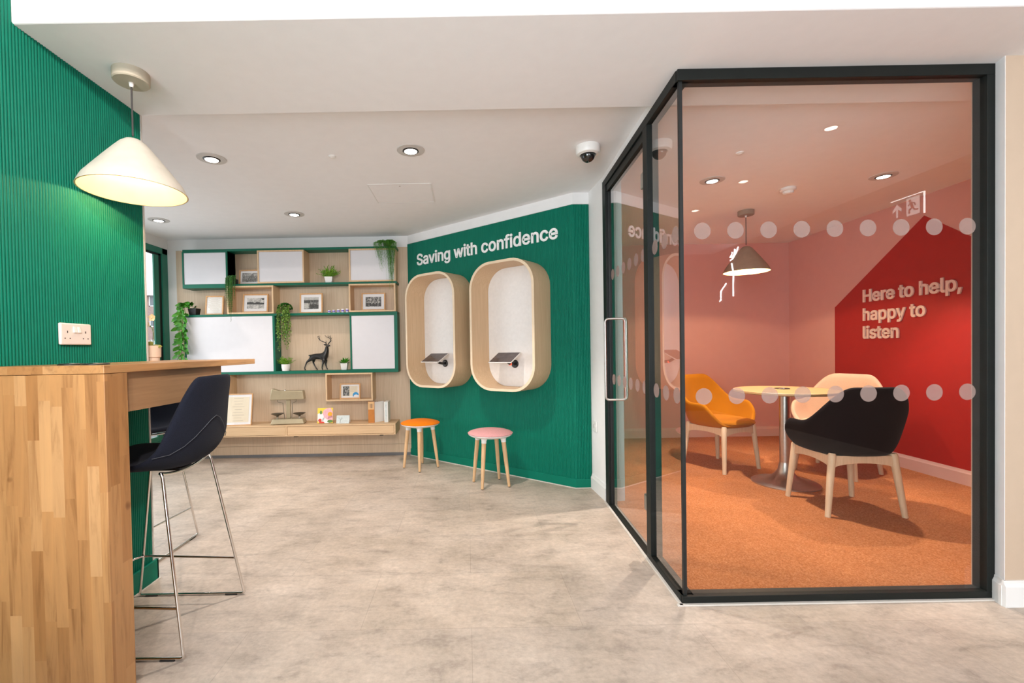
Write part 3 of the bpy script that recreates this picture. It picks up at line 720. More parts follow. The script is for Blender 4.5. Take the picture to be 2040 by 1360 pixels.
# ------------------------------------------------------------------ ceiling fittings
def spot(parent, energy, loc=(0, 0, -0.03), ang=1.9, color=(1, 0.88, 0.785), blend=0.5, aim=None):
    l = bpy.data.lights.new('downlight_beam', 'SPOT'); l.energy = energy; l.color = color; l.spot_size = ang; l.spot_blend = blend; l.shadow_soft_size = 0.03
    o = bpy.data.objects.new('downlight_beam', l); COL.objects.link(o); o.parent = parent; o.location = loc
    if aim: o.rotation_euler = (Vector(aim) - parent.location).to_track_quat('-Z', 'Y').to_euler()
DL = [(-1.622, 2.92, 'recessed ceiling downlight nearest the pendant, above the bar end', 20),
      (-0.330, 2.85, 'recessed ceiling downlight in front of the square access hatch', 60),
      (-1.546, 4.11, 'recessed ceiling downlight above the middle of the shelf wall', 13),
      (-2.853, 4.22, 'recessed ceiling downlight in the far left corner by the window', 9),
      (1.900, 3.46, 'recessed ceiling downlight in the glass room, left of the smoke detector', 140),
      (3.181, 3.43, 'recessed ceiling downlight in the glass room, above the red wall', 75),
      (2.73, 0.63, 'recessed ceiling downlight mirrored large near the top of the glass front', 9),
      (2.73, -0.43, 'recessed ceiling downlight mirrored in the middle of the glass front ceiling', 12),
      (2.73, -1.35, 'recessed ceiling downlight mirrored small beside the corner of the glass front', 12),
      (0.35, -0.9, 'added unseen downlight just behind the camera, brightening the green wall', 190),
      (0.35, -2.1, 'added unseen downlight further behind the camera, brightening the green wall', 170)]  # last two lamps are additions, out of view, to brighten the green wall
for k, (x, y, lab, en) in enumerate(DL):
    t = thing('downlight', lab, 'ceiling light', (x, y, ZC if k < 6 else ZN), 0, 'recessed ceiling downlights')
    obj('trim_ring', G().lathe([(0.052, 0.0), (0.052, -0.006), (0.086, -0.004), (0.088, 0.0)], (0, 0, 0), 40), M['ring'], t)
    obj('bezel', G().lathe([(0.040, -0.0105), (0.046, -0.010), (0.051, -0.006), (0.051, -0.001)], (0, 0, 0), 32), M['black_plastic'], t)
    obj('lamp', G().lathe([(0, -0.012), (0.028, -0.0115), (0.039, -0.010), (0.040, -0.002)], (0, 0, 0), 28), M['lamp_led'], t)
    spot(t, en, ang=(1.8, 1.5, 2.3, 0.85)[0 if k < 4 else 1 if k < 6 else 2 if k < 9 else 3], aim=((-1.62, 1.55, 1.75) if k > 8 else None))
t = thing('access_hatch', 'flush square white access hatch in the far ceiling', 'access hatch', (-0.49, 3.63, ZC))
obj('hatch_frame', G().box(-0.245, -0.215, -0.003, 0.245, -0.207, 0).box(-0.245, 0.207, -0.003, 0.245, 0.215, 0).box(-0.245, -0.207, -0.003, -0.237, 0.207, 0).box(0.237, -0.207, -0.003, 0.245, 0.207, 0), M['white_gloss'], t, smooth=0)
obj('hatch_panel', G().box(-0.234, -0.204, -0.002, 0.234, 0.204, 0), M['ceiling'], t, smooth=0)
obj('lock', G().lathe([(0, -0.004), (0.006, -0.004), (0.006, -0.002)], (0, -0.17, 0), 12), M['steel'], t)
for x, y, lab in ((-0.843, 2.917, 'tiny round white ceiling sensor between the two front downlights'), (1.816, 2.973, 'tiny round white ceiling sensor inside the glass room')):
    o = obj('ceiling_sensor', G().lathe([(0, -0.013), (0.010, -0.012), (0.016, -0.008), (0.023, -0.006), (0.024, 0)], (0, 0, 0), 24), M['white_plastic'])
    o.location = (x, y, ZC); tag(o, lab, 'sensor')
t = thing('dome_camera', 'white dome security camera with dark lens on the ceiling by the glass room', 'security camera', (0.783, 2.845, ZC))
obj('housing', G().lathe([(0.074, 0), (0.074, -0.036), (0.068, -0.048), (0.050, -0.054), (0.047, -0.048)], (0, 0, 0), 40), M['white_plastic'], t)
obj('dome', G().sphere((0, 0, -0.052), 0.044, (1, 1, 1.05), 28, 16), M['lens'], t)
t = thing('smoke_detector', 'white round smoke detector on the ceiling of the glass room', 'smoke detector', (2.628, 3.666, ZC))
obj('base', G().lathe([(0.055, 0), (0.057, -0.016), (0.050, -0.024), (0.04, -0.026)], (0, 0, 0), 32, cap1=True), M['white_plastic'], t)
obj('sensor_cage', G().lathe([(0.040, -0.026), (0.038, -0.044), (0.022, -0.050), (0, -0.050)], (0, 0, 0), 12), M['white_plastic'], t, smooth=0)

def pendant(name, label, x, y, zc, zapex, zrim, rrim, m_out, m_can, energy):
    t = thing(name, label, 'pendant light', (x, y, zc))
    obj('canopy', G().lathe([(0.068, 0), (0.068, -0.040), (0.064, -0.044), (0, -0.044)], (0, 0, 0), 40), m_can, t)
    obj('cord', G().cone((0, 0, -0.044), (0, 0, zapex - zc + 0.012), 0.0035, seg=10), M['cord'], t)
    obj('cord_grip', G().lathe([(0.0, -0.062), (0.007, -0.062), (0.010, -0.044)], (0, 0, 0), 14), M['white_plastic'], t)
    hgt = zapex - zrim
    prof = [(0.012, 0), (0.030, -0.006), (0.050, -0.022)] + [(0.050 + (rrim - 0.056) * u ** 0.96, -0.022 - (hgt - 0.045) * u) for u in (0.15, 0.3, 0.45, 0.6, 0.75, 0.9)] + [(rrim - 0.010, -hgt + 0.022), (rrim, -hgt)]
    dz = zapex - zc
    outer = [(r, z + dz) for r, z in prof]
    inner = [(max(0.004, r - 0.006), z + dz - 0.004 * (1 if i < 3 else 0)) for i, (r, z) in enumerate(prof)]
    g = G().lathe(outer, (0, 0, 0), 64)
    rnd = random.Random(3)
    sh = obj('shade', g, m_out, t, smooth=60)
    li = obj('shade_lining', G().lathe(inner + [(rrim, -hgt + dz)], (0, 0, 0), 64), M['shade_in'], t, smooth=60)
    obj('lamp_holder', G().lathe([(0.018, dz - 0.02), (0.018, dz - 0.075), (0, dz - 0.075)], (0, 0, 0), 16), M['white_plastic'], t)
    zb = -hgt + dz + 0.10
    obj('bulb', G().sphere((0, 0, zb), 0.026, (1, 1, 1.1), 18, 12), M['bulb'], t)
    l = bpy.data.lights.new('pendant_light', 'POINT'); l.energy = energy; l.color = (1.0, 0.76, 0.44); l.shadow_soft_size = 0.012
    o = bpy.data.objects.new('pendant_light', l); COL.objects.link(o); o.parent = t; o.location = (0, 0, zb - 0.045)
    return t
pendant('pendant_lamp', 'cream cone pendant lamp hanging over the oak bar', -1.412, 1.94, ZS, 2.076, 1.850, 0.198, M['shade_cream'], M['canopy'], 2.6)
pendant('pendant_lamp', 'taupe cone pendant lamp hanging over the round table in the glass room', 2.655, 4.262, ZC, 2.078, 1.835, 0.196, M['shade_grey'], M['shade_grey'], 14)

# ------------------------------------------------------------------ wall sockets
def plate(t, wd, ht, th, m): return obj('plate', G().box(-wd / 2, -th, -ht / 2, wd / 2, 0, ht / 2), m, t, bev=0.005, bseg=3)
t = thing('wall_socket', 'white double power socket on the green ribbed wall above the bar', 'power socket', (LWX + 0.0, 1.857, 1.242), PI / 2)
plate(t, 0.146, 0.088, 0.013, M['socket_white'])
for x in (-0.010, 0.010):
    obj('switch', G().hexa([(x - 0.0065, -0.020, 0.006), (x + 0.0065, -0.020, 0.006), (x + 0.0065, -0.012, 0.006), (x - 0.0065, -0.012, 0.006), (x - 0.0065, -0.015, 0.030), (x + 0.0065, -0.015, 0.030), (x + 0.0065, -0.012, 0.030), (x - 0.0065, -0.012, 0.030)]), M['white_plastic'], t, bev=0.001)
for x in (-0.043, 0.043):
    for nm, sx0, sx1, sz0, sz1 in (('earth_slot', -0.002, 0.002, 0.004, 0.013), ('pin_slot', -0.014, -0.009, -0.020, -0.0155), ('pin_slot', 0.009, 0.014, -0.020, -0.0155)):
        obj(nm, G().box(x + sx0, -0.0134, sz0, x + sx1, -0.0125, sz1), M['hole'], t, smooth=0)
wd_ = (GD - WK2).normalized(); pc = WK2 + wd_ * 0.10
t = thing('wall_socket', 'small white wall plate low on the white wall beside the glass door', 'power socket', (pc.x + wr_n.x * 0.0005, pc.y + wr_n.y * 0.0005, 0.52), math.atan2(wr_n.y, wr_n.x) + PI / 2)
plate(t, 0.086, 0.086, 0.010, M['white_plastic'])
obj('switch', G().box(-0.012, -0.014, -0.012, 0.012, -0.009, 0.016), M['ring'], t, bev=0.001)

# ------------------------------------------------------------------ bar counter
bar = thing('bar_counter', 'oak butcher-block bar with a solid end panel fixed to the green wall', 'bar counter', (0, 0, 0))
XE = -1.170; YN, YF = 1.449, 2.483; ZT, ZU = 1.1205, 1.093
obj('worktop', G().prism([(LWX + 0.001, YN), (XE, YN), (XE, YF), (-1.95, YF), (-1.95, LWY + 0.012), (LWX + 0.001, LWY + 0.012)], ZU, ZT), M['butcher_y'], bar, smooth=0, bev=0.002)
obj('end_panel', G().box(LWX + 0.016, YN + 0.001, 0.0, XE - 0.001, YN + 0.100, ZU - 0.0012), M['butcher_z'], bar, smooth=0, bev=0.0015)
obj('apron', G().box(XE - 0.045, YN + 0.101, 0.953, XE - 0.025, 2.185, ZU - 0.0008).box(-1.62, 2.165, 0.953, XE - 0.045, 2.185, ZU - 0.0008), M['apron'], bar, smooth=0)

def power_unit(label, x, y, z, r=0.04, slots=True):
    t = thing('power_unit', label, 'power unit', (x, y, z))
    obj('rim', G().lathe([(r, 0.0), (r, 0.003), (r - 0.005, 0.0055), (r - 0.007, 0.004)], (0, 0, 0), 36), M['black_plastic'], t)
    obj('chrome_ring', G().lathe([(r * 0.55, 0.0046), (r * 0.52, 0.0064), (r * 0.42, 0.0064), (r * 0.40, 0.0046)], (0, 0, 0), 32), M['chrome'], t)
    obj('lid', G().lathe([(r - 0.0065, 0.001), (r - 0.0065, 0.0045), (0, 0.005)], (0, 0, 0), 32), M['black_plastic'], t)
    return t
power_unit('round black and chrome power unit set in the bar top, nearest the wall', -1.392, 1.585, ZT, 0.040)
power_unit('round black and chrome power unit set in the bar top, nearest the corner', -1.288, 1.560, ZT, 0.040)

# ------------------------------------------------------------------ bar stools
def bar_stool(label, loc, rotz):
    t = thing('bar_stool', label, 'bar stool', loc, rotz, 'navy bar stools on chrome sled legs')
    # local: the sitter looks along +X
    prof = [(0.225, 0.715), (0.215, 0.728), (0.12, 0.720), (0.0, 0.704), (-0.10, 0.692), (-0.172, 0.697), (-0.222, 0.742), (-0.242, 0.825), (-0.258, 0.92), (-0.275, 1.01), (-0.289, 1.066)]
    half = [0.19, 0.20, 0.215, 0.228, 0.236, 0.238, 0.232, 0.212, 0.180, 0.148, 0.118]
    lift = [0.0, 0.003, 0.008, 0.018, 0.035, 0.060, 0.050, 0.020, 0.006, 0.0, -0.004]
    fw_ = [0, 0, 0.0, 0.006, 0.018, 0.036, 0.050, 0.056, 0.050, 0.038, 0.030]
    rows = []
    for (x, z), h, lf, f in zip(prof, half, lift, fw_):
        rows.append([(x + f * abs(u) ** 2.2, h * u, z + lf * abs(u) ** 2.2) for u in (-1, -0.85, -0.6, -0.3, 0, 0.3, 0.6, 0.85, 1)])
    g = G().grid(rows); g.keep = True
    obj('shell', g, M['navy'], t, smooth=180, solid=0.026, solid_off=0.0, sub=2)
    # upholstery seam that sweeps over the outside of the back
    seam = []
    for k in range(13):
        u = -1 + 2 * k / 12
        i = 5.2 + 2.5 * (1 - abs(u) ** 1.6)
        i0 = int(i); fr = i - i0
        lerp = lambda A: A[i0] + (A[min(i0 + 1, len(A) - 1)] - A[i0]) * fr
        x = lerp([p[0] for p in prof]); z = lerp([p[1] for p in prof]); h = lerp(half); lf = lerp(lift); f = lerp(fw_)
        seam.append((x + f * abs(u) ** 2.2 - 0.0155, h * u * 1.02, z + lf * abs(u) ** 2.2))
    obj('piping', G().tube(seam, 0.0014, 6), plain('piping_grey', (0.05, 0.055, 0.07), 0.7), t, smooth=60)
    r = 0.0062
    for s in (-1, 1):
        yb, yt = 0.229 * s, 0.165 * s
        rf, rb = (0.255, 0.0), (-0.255, 0.0)
        pts = [(0.10, yt, 0.682), (0.125, yt, 0.676)] + [(0.132 + (0.247 - 0.132) * k / 6, yt + (yb - yt) * k / 6, 0.665 - (0.665 - 0.024) * k / 6) for k in range(7)] + [(0.250, yb, 0.012), (0.238, yb, r)] + [(0.238 - 0.476 * k / 4, yb, r) for k in range(1, 4)] + [(-0.238, yb, r), (-0.250, yb, 0.012)] + [(-0.247 + (0.247 - 0.145) * k / 6, yb + (yt - yb) * k / 6, 0.024 + (0.670 - 0.024) * k / 6) for k in range(7)] + [(-0.138, yt * 0.985, 0.688), (-0.128, yt * 0.93, 0.686)]
        obj('sled_leg', G().tube(pts, r, 10), M['chrome'], t, smooth=60)
        for x in (0.19, -0.19):
            obj('glide', G().box(x - 0.028, yb - 0.008, 0.0, x + 0.028, yb + 0.008, 0.006), M['black_plastic'], t, smooth=0)
    # U-bars under the seat and the footrest
    def ubar(x, z, y, dip): return [(x, -y + 2 * y * k / 12, z - dip * math.sin(PI * k / 12) ** 0.8) for k in range(13)]
    obj('seat_bar', G().tube(ubar(-0.128, 0.686, 0.153, 0.022), r, 10), M['chrome'], t, smooth=60)
    obj('seat_bar', G().tube(ubar(0.10, 0.682, 0.165, 0.010), r, 10), M['chrome'], t, smooth=60)
    obj('seat_plate', G().box(-0.135, -0.04, 0.668, 0.11, 0.04, 0.679), M['black_plastic'], t, bev=0.003)
    zf = 0.20; kf = (0.665 - zf) / 0.641
    xf = 0.132 + 0.115 * kf; yf = 0.165 + 0.064 * kf
    kb = zf / 0.67; xb = -0.247 + 0.102 * kb; yb2 = 0.229 - 0.064 * kb
    fr_ = [(xb, -yb2, zf - 0.015), (xf - 0.03, -yf, zf), (xf, -yf + 0.012, zf + 0.002), (xf + 0.012, -yf + 0.04, zf + 0.004), (xf + 0.014, 0, zf + 0.004), (xf + 0.012, yf - 0.04, zf + 0.004), (xf, yf - 0.012, zf + 0.002), (xf - 0.03, yf, zf), (xb, yb2, zf - 0.015)]
    obj('footrest', G().tube(fr_, 0.0052, 10), M['chrome'], t, smooth=60)
    return t
bar_stool('navy upholstered bar stool on chrome sled legs at the front side of the bar', (-1.335, 1.905, 0), PI)
bar_stool('navy bar stool partly hidden behind the first one, at the far end of the bar', (-1.965, 2.60, 0), -PI / 2)

# ------------------------------------------------------------------ low stools
def low_stool(label, loc, rotz, felt):
    t = thing('low_stool', label, 'stool', loc, rotz, 'round felt stools on four beech legs')
    obj('cushion', G().lathe([(0, 0.478), (0.05, 0.4765), (0.10, 0.472), (0.15, 0.462), (0.180, 0.452), (0.191, 0.444), (0.188, 0.438), (0, 0.438)], (0, 0, 0), 48), felt, t, smooth=50)
    g = G().lathe([(0.186, 0.440), (0.186, 0.432), (0.170, 0.420), (0.14, 0.412), (0, 0.410)], (0, 0, 0), 48, cap0=True)
    legs = []
    for k in range(4):
        a = k * PI / 2
        c, s_ = math.cos(a), math.sin(a)
        top = Vector((0.118 * c, 0.118 * s_, 0.418)); foot = Vector((0.168 * c, 0.168 * s_, 0.0)); d = (foot - top).normalized()
        g.lathe([(0.036, -0.004), (0.026, 0.012), (0.0215, 0.026), (0.021, 0.044)], top, 20, d, False, True)
        legs.append((top + d * 0.043, foot))
    obj('seat_base', g, M['white_plastic'], t, smooth=50)
    for p, q in legs:
        d = (q - p).normalized(); L = (q - p).length
        obj('leg', G().lathe([(0.0185, 0), (0.0165, L * 0.5), (0.0115, L - 0.012), (0.0112, L - 0.006), (0, L - 0.006)], p, 18, d, True), M['beech'], t, smooth=50)
        obj('foot_pad', G().cone(q - d * 0.006, q, 0.0095, 0.009, 14), M['black_plastic'], t)
    return t
low_stool('round stool with an orange felt seat and beech legs by the green wall', (-0.468, 4.396, 0), 0.02, M['orange_felt'])
low_stool('round stool with a pink felt seat and beech legs by the green wall', (0.187, 3.807, 0), -0.50, M['pink_felt'])

# ------------------------------------------------------------------ tablet pods on the angled wall
def rrect(wd, ht, r, n=9):
    pts = []
    for cx, cz, a0 in ((wd / 2 - r, ht / 2 - r, 0), (-wd / 2 + r, ht / 2 - r, PI / 2), (-wd / 2 + r, -ht / 2 + r, PI), (wd / 2 - r, -ht / 2 + r, 1.5 * PI)):
        for k in range(n + 1):
            a = a0 + PI / 2 * k / n; pts.append((cx + r * math.cos(a), cz + r * math.sin(a)))
    return pts
PD, PW, PH, PR = 0.262, 0.672, 1.115, 0.225
def pod(label, sc, zc):
    base = wp(sc, 0.012, zc)
    t = thing('tablet_pod', label, 'wall pod', base, math.atan2(WT.y, WT.x), 'oak pods on the angled wall')
    # local: X along the wall, -Y out of the wall, Z up
    out = rrect(PW, PH, PR); inn = rrect(PW - 0.044, PH - 0.044, PR - 0.022); k = len(out)
    g = G()
    A = [g._v((x, 0, z)) for x, z in out]; B = [g._v((x, -PD + 0.003, z)) for x, z in out]
    C_ = [g._v((x, -PD + 0.003, z)) for x, z in inn]; D_ = [g._v((x, 0, z)) for x, z in inn]
    for i in range(k):
        j = (i + 1) % k
        g.bm.faces.new([A[i], A[j], B[j], B[i]]); g.bm.faces.new([C_[i], C_[j], D_[j], D_[i]])
    obj('hood', g, M['bentwood'], t, smooth=40)
    g = G()
    B = [g._v((x, -PD, z)) for x, z in out]; C_ = [g._v((x, -PD, z)) for x, z in inn]
    B2 = [g._v((x, -PD + 0.003, z)) for x, z in out]; C2 = [g._v((x, -PD + 0.003, z)) for x, z in inn]
    for i in range(k):
        j = (i + 1) % k
        g.bm.faces.new([B[i], B[j], C_[j], C_[i]]); g.bm.faces.new([B[i], B[j], B2[j], B2[i]]); g.bm.faces.new([C_[i], C_[j], C2[j], C2[i]])
    obj('front_edge', g, M['plyedge'], t, smooth=40)
    obj('back_panel', G().slab([(x * 0.997, -0.001, z * 0.998) for x, z in inn], (0, -1, 0), 0.012), M['cork'], t, smooth=0)
    return t
def tablet(label, sc, zc, lit):
    """tablet on an arm; the arm's wall plate sits on the pod's back panel"""
    base = wp(sc, 0.0255, zc)
    t = thing('tablet_stand', label, 'tablet', base, math.atan2(WT.y, WT.x), 'tablets on wall arms')
    obj('wall_plate', G().lathe([(0.036, 0), (0.036, 0.008), (0.030, 0.014), (0, 0.014)], (0, 0, 0), 28, (0, -1, 0)), M['black_plastic'], t)
    arm = [(0, -0.012, 0), (-0.002, -0.045, 0.0), (-0.006, -0.080, 0.006), (-0.012, -0.105, 0.022), (-0.016, -0.118, 0.040)]
    obj('arm', G().tube(arm, 0.0125, 12), M['black_plastic'], t, smooth=60)
    obj('elbow', G().sphere((-0.016, -0.120, 0.044), 0.016, (1, 1, 1), 14, 10), M['black_plastic'], t)
    # tilted tablet
    c = Vector((-0.022, -0.130, 0.0585)); ax = Vector((1, 0, 0)); ay = Vector((0, -math.cos(0.50), -math.sin(0.50))); az = ax.cross(-ay)
    az = Vector((0, -math.sin(0.50), math.cos(0.50)))
    obj('tablet', G().obox(c, ax, ay, az, -0.122, -0.088, -0.004, 0.122, 0.088, 0.004), M['tablet_edge'], t, bev=0.003)
    obj('screen', G().obox(c, ax, ay, az, -0.116, -0.082, 0.0041, 0.116, 0.082, 0.0048), M['screen'], t, smooth=0)
    if lit: obj('indicator', G().lathe([(0.0135, 0), (0.0135, 0.010)], (-0.005, -0.066, 0.002), 14, (0, -1, 0), True, True), M['red_light'], t, smooth=0)
    return t
for sc, zc, lab, lab2, lit in ((0.575, 1.343, 'oak pod with rounded corners on the green wall, nearer the shelves', 'tablet on a black arm inside the pod nearer the shelves', False),
                          (1.428, 1.347, 'oak pod with rounded corners on the green wall, nearer the glass door', 'tablet on a black arm with a red light, in the pod nearer the glass door', True)):
    pod(lab, sc, zc); tablet(lab2, sc - 0.022, 1.015, lit)

# ------------------------------------------------------------------ meeting room furniture
def armchair(label, loc, rotz, cloth):
    t = thing('armchair', label, 'armchair', loc, rotz, 'upholstered armchairs in the glass room')
    # local: the sitter looks along +X; back at -X
    NA, rows = 56, []
    def rim(a):
        b = abs(math.atan2(math.sin(a), math.cos(a)))         # 0 at the front, pi at the back
        d = PI - b                                            # 0 at the back
        def sm(e0, e1, x):
            u = max(0, min(1, (x - e0) / (e1 - e0))); return u * u * (3 - 2 * u)
        hb = 0.865 - 0.245 * sm(0.42, 1.35, d)
        hb -= 0.185 * sm(1.75, 2.35, d)
        return hb
    def rad(a, kx, ky, p=2.7):
        c, s_ = math.cos(a), math.sin(a)
        q = (abs(c / kx) ** p + abs(s_ / ky) ** p) ** (-1 / p)
        return q
    ts = [0.0, 0.35, 0.7, 0.9, 1.0]
    for j in range(NA + 1):
        a = 2 * PI * j / NA
        row = []
        for q in ts[1:]:
            r = rad(a, 0.225, 0.225) * q
            row.append((r * math.cos(a), r * math.sin(a), 0.405 + 0.012 * q ** 3))
        h = rim(a)
        for q in (0.12, 0.3, 0.55, 0.8, 1.0):
            wx = 0.225 + (0.075 if math.cos(a) < 0 else 0.045) * q ** 0.8 * min(1, (h - 0.41) / 0.2)
            wy = 0.225 + 0.082 * q ** 0.6 * min(1, (h - 0.41) / 0.12)
            if math.cos(a) > 0: wx = 0.225 + 0.055 * q * min(1, (h - 0.41) / 0.06)
            r = rad(a, wx, wy)
            row.append((r * math.cos(a), r * math.sin(a), 0.417 + (h - 0.417) * q))
        rows.append(row)
    g = G()
    V = [[g._v(p) for p in row] for row in rows[:-1]]
    cv = g._v((0, 0, 0.405))
    for j in range(NA):
        A, B = V[j], V[(j + 1) % NA]
        g.bm.faces.new([cv, A[0], B[0]])
        for i in range(len(A) - 1): g.bm.faces.new([A[i], A[i + 1], B[i + 1], B[i]])
    g.keep = True
    bmesh.ops.recalc_face_normals(g.bm, faces=g.bm.faces)
    obj('shell', g, cloth, t, smooth=180, solid=0.034, solid_off=0.0, sub=1)
    pad = [(0, 0.472)] + [(0.20 * q, 0.472 - 0.006 * q ** 2) for q in (0.3, 0.6, 0.85)] + [(0.205, 0.455), (0.212, 0.44), (0.205, 0.425), (0, 0.42)]
    gp = G().lathe(pad, (0, 0, 0), 40)
    for v in gp.bm.verts:
        a = math.atan2(v.co.y, v.co.x); r = math.hypot(v.co.x, v.co.y) / 0.212
        rr = rad(a, 0.262, 0.222) * r
        v.co.x = rr * math.cos(a) + 0.018; v.co.y = rr * math.sin(a)
    obj('seat_pad', gp, cloth, t, smooth=60)
    # ash legs with arched rails
    ft = {(1, 1): (0.215, 0.228), (1, -1): (0.215, -0.228), (-1, 1): (-0.215, 0.240), (-1, -1): (-0.215, -0.240)}
    tops = {}
    for (sx, sy), (fx, fy) in ft.items():
        top = Vector((0.185 * sx, 0.190 * sy, 0.415)); foot = Vector((fx, fy, 0.0)); tops[(sx, sy)] = (top, foot)
        pr = [(0.0165, 0), (0.0225, (top - foot).length * 0.78), (0.024, (top - foot).length - 0.015), (0.018, (top - foot).length)]
        obj('leg', G().lathe(pr, foot, 18, top - foot, True, True), M['ash'], t, smooth=50)
    def rail(p, q):
        p = Vector(p); q = Vector(q); d = (q - p); L = d.length; d.normalize(); nn = Vector((-d.y, d.x, 0)) * 0.011
        up_, lo_ = [], []
        for k in range(13):
            u = k / 12; arch = math.sin(PI * u) ** 0.55
            up_.append(p + d * (L * u) + Vector((0, 0, 0.400))); lo_.append(p + d * (L * u) + Vector((0, 0, 0.318 + 0.034 * arch)))
        gg = G()
        A = [gg._v(v + nn) for v in up_]; B = [gg._v(v + nn) for v in lo_]; C2 = [gg._v(v - nn) for v in up_]; D2 = [gg._v(v - nn) for v in lo_]
        for k in range(12):
            for X, Y in ((A, B), (B, D2), (D2, C2), (C2, A)): gg.bm.faces.new([X[k], X[k + 1], Y[k + 1], Y[k]])
        gg.bm.faces.new([A[0], B[0], D2[0], C2[0]]); gg.bm.faces.new([A[-1], B[-1], D2[-1], C2[-1]])
        return gg
    for p, q in (((1, 1), (1, -1)), ((-1, 1), (-1, -1)), ((1, 1), (-1, 1)), ((1, -1), (-1, -1))):
        a = tops[p][0].lerp(tops[p][1], 0.14); b = tops[q][0].lerp(tops[q][1], 0.14)
        obj('rail', rail((a.x, a.y, 0), (b.x, b.y, 0)), M['ash'], t, smooth=40)
    return t
CZ = 0.004
armchair('black wool armchair with its back to the glass front, on ash legs', (2.615, 3.145, CZ), 1.50, M['chair_black'])
armchair('mustard yellow armchair on ash legs left of the round table', (2.385, 4.245, CZ), math.atan2(-0.92, 0.39), M['mustard'])
armchair('pale blush armchair behind the black one, by the red wall', (3.275, 3.995, CZ), math.atan2(-0.46, -0.88), M['blush'])
tb = thing('round_table', 'round oak topped table on a steel trumpet base in the glass room', 'table', (2.605, 3.69, CZ))
obj('table_top', G().lathe([(0, 0.749), (0.355, 0.749), (0.365, 0.755), (0.365, 0.768), (0.361, 0.772), (0, 0.772)], (0, 0, 0), 64), M['tabletop'], tb, smooth=30)
obj('column', G().lathe([(0.038, 0.16), (0.038, 0.735), (0.09, 0.738), (0.09, 0.749)], (0, 0, 0), 32), M['steel'], tb, smooth=30)
obj('trumpet_base', G().lathe([(0.240, 0), (0.240, 0.008), (0.225, 0.016), (0.16, 0.030), (0.11, 0.048), (0.075, 0.075), (0.052, 0.11), (0.042, 0.16), (0.038, 0.175)], (0, 0, 0), 56), M['steel'], tb, smooth=50)
t = power_unit('black power unit set in the middle of the round table top', 2.635, 3.76, CZ + 0.772, 0.055)

# ------------------------------------------------------------------ shelf wall
FY = 4.79                                            # front of the shelves
BY = BWY - 0.0005
sh = thing('wall_shelf_unit', 'dark green wall shelves with boards and dividers on the oak panelling', 'shelf unit', (0, 0, 0))
def zoff(x): return 0.012 * (-(x + 1.87)) * 0
def brd(name, x0, x1, z0, z1, y0=FY): return obj(name, G().box(x0, y0, z0, x1, BY, z1), M['green_shelf'], sh, smooth=0, bev=0.0015)
brd('top_board', -2.999, -0.730, 2.238, 2.262)
brd('shelf_board', -2.520, -0.730, 1.868, 1.890)
brd('shelf_board', -3.003, -0.732, 1.546, 1.570)
brd('bottom_board', -3.003, -0.732, 0.925, 0.955)
brd('divider', -2.543, -2.520, 1.890, 2.238)
brd('divider', -2.062, -2.039, 0.955, 1.546)
brd('divider', -1.240, -1.222, 0.955, 1.546)
brd('side_board', -3.003, -2.986, 0.955, 1.546)
brd('side_board', -0.768, -0.732, 0.955, 1.546)
brd('top_lip', -1.222, -0.768, 1.532, 1.546)
brd('bottom_lip', -1.222, -0.768, 0.955, 0.963)

def cabinet(label, x0, x1, z0, z1, frame_m, y0, ft, name='wall_cabinet'):
    t = thing(name, label, 'cabinet', (x0, y0, z0)); wd = x1 - x0; ht = z1 - z0; dp = BY - y0
    obj('carcass', G().box(0, 0, 0, wd, dp, ft).box(0, 0, ht - ft, wd, dp, ht).box(0, 0, ft, ft, dp, ht - ft).box(wd - ft, 0, ft, wd, dp, ht - ft), frame_m, t, smooth=0, bev=0.001)
    obj('door', G().box(ft + 0.001, 0.006, ft + 0.001, wd - ft - 0.001, 0.022, ht - ft - 0.001), M['panel_white'], t, smooth=0, bev=0.001)
    return t
g0 = thing('wall_cabinet', 'green framed white cabinet at the top left of the shelf wall', 'cabinet', (-2.999, FY - 0.012, 1.850), 0, 'white fronted wall cabinets')
obj('carcass', G().box(0, 0, 0, 0.479, 0.17, 0.042).box(0, 0, 0.375, 0.479, 0.17, 0.387).box(0, 0, 0.042, 0.017, 0.17, 0.375).box(0.462, 0, 0.042, 0.479, 0.17, 0.375), M['green_shelf'], g0, smooth=0, bev=0.001)
obj('door', G().box(0.018, 0.006, 0.043, 0.461, 0.02, 0.374), M['panel_white'], g0, smooth=0)
cabinet('oak framed white cabinet in the top row beside the team photograph', -2.201, -1.708, 1.8905, 2.2375, M['oak'], FY - 0.016, 0.015)['group'] = 'white fronted wall cabinets'
cabinet('oak framed white cabinet at the top right, behind the hanging fern', -1.231, -0.738, 1.8905, 2.2375, M['oak'], FY - 0.016, 0.015)['group'] = 'white fronted wall cabinets'
o = obj('wall_cabinet_door', G().box(-2.985, FY + 0.004, 0.956, -2.063, FY + 0.02, 1.545), M['panel_white'], None, smooth=0)
o.name = 'white_panel'; tag(o, 'large white panel set in the green frame at the lower left', 'panel', 'white panels in green frames')
o = obj('white_panel', G().box(-1.221, FY + 0.004, 0.9635, -0.769, FY + 0.02, 1.531), M['panel_white'], None, smooth=0)
tag(o, 'tall white panel set in the green frame at the lower right', 'panel', 'white panels in green frames')

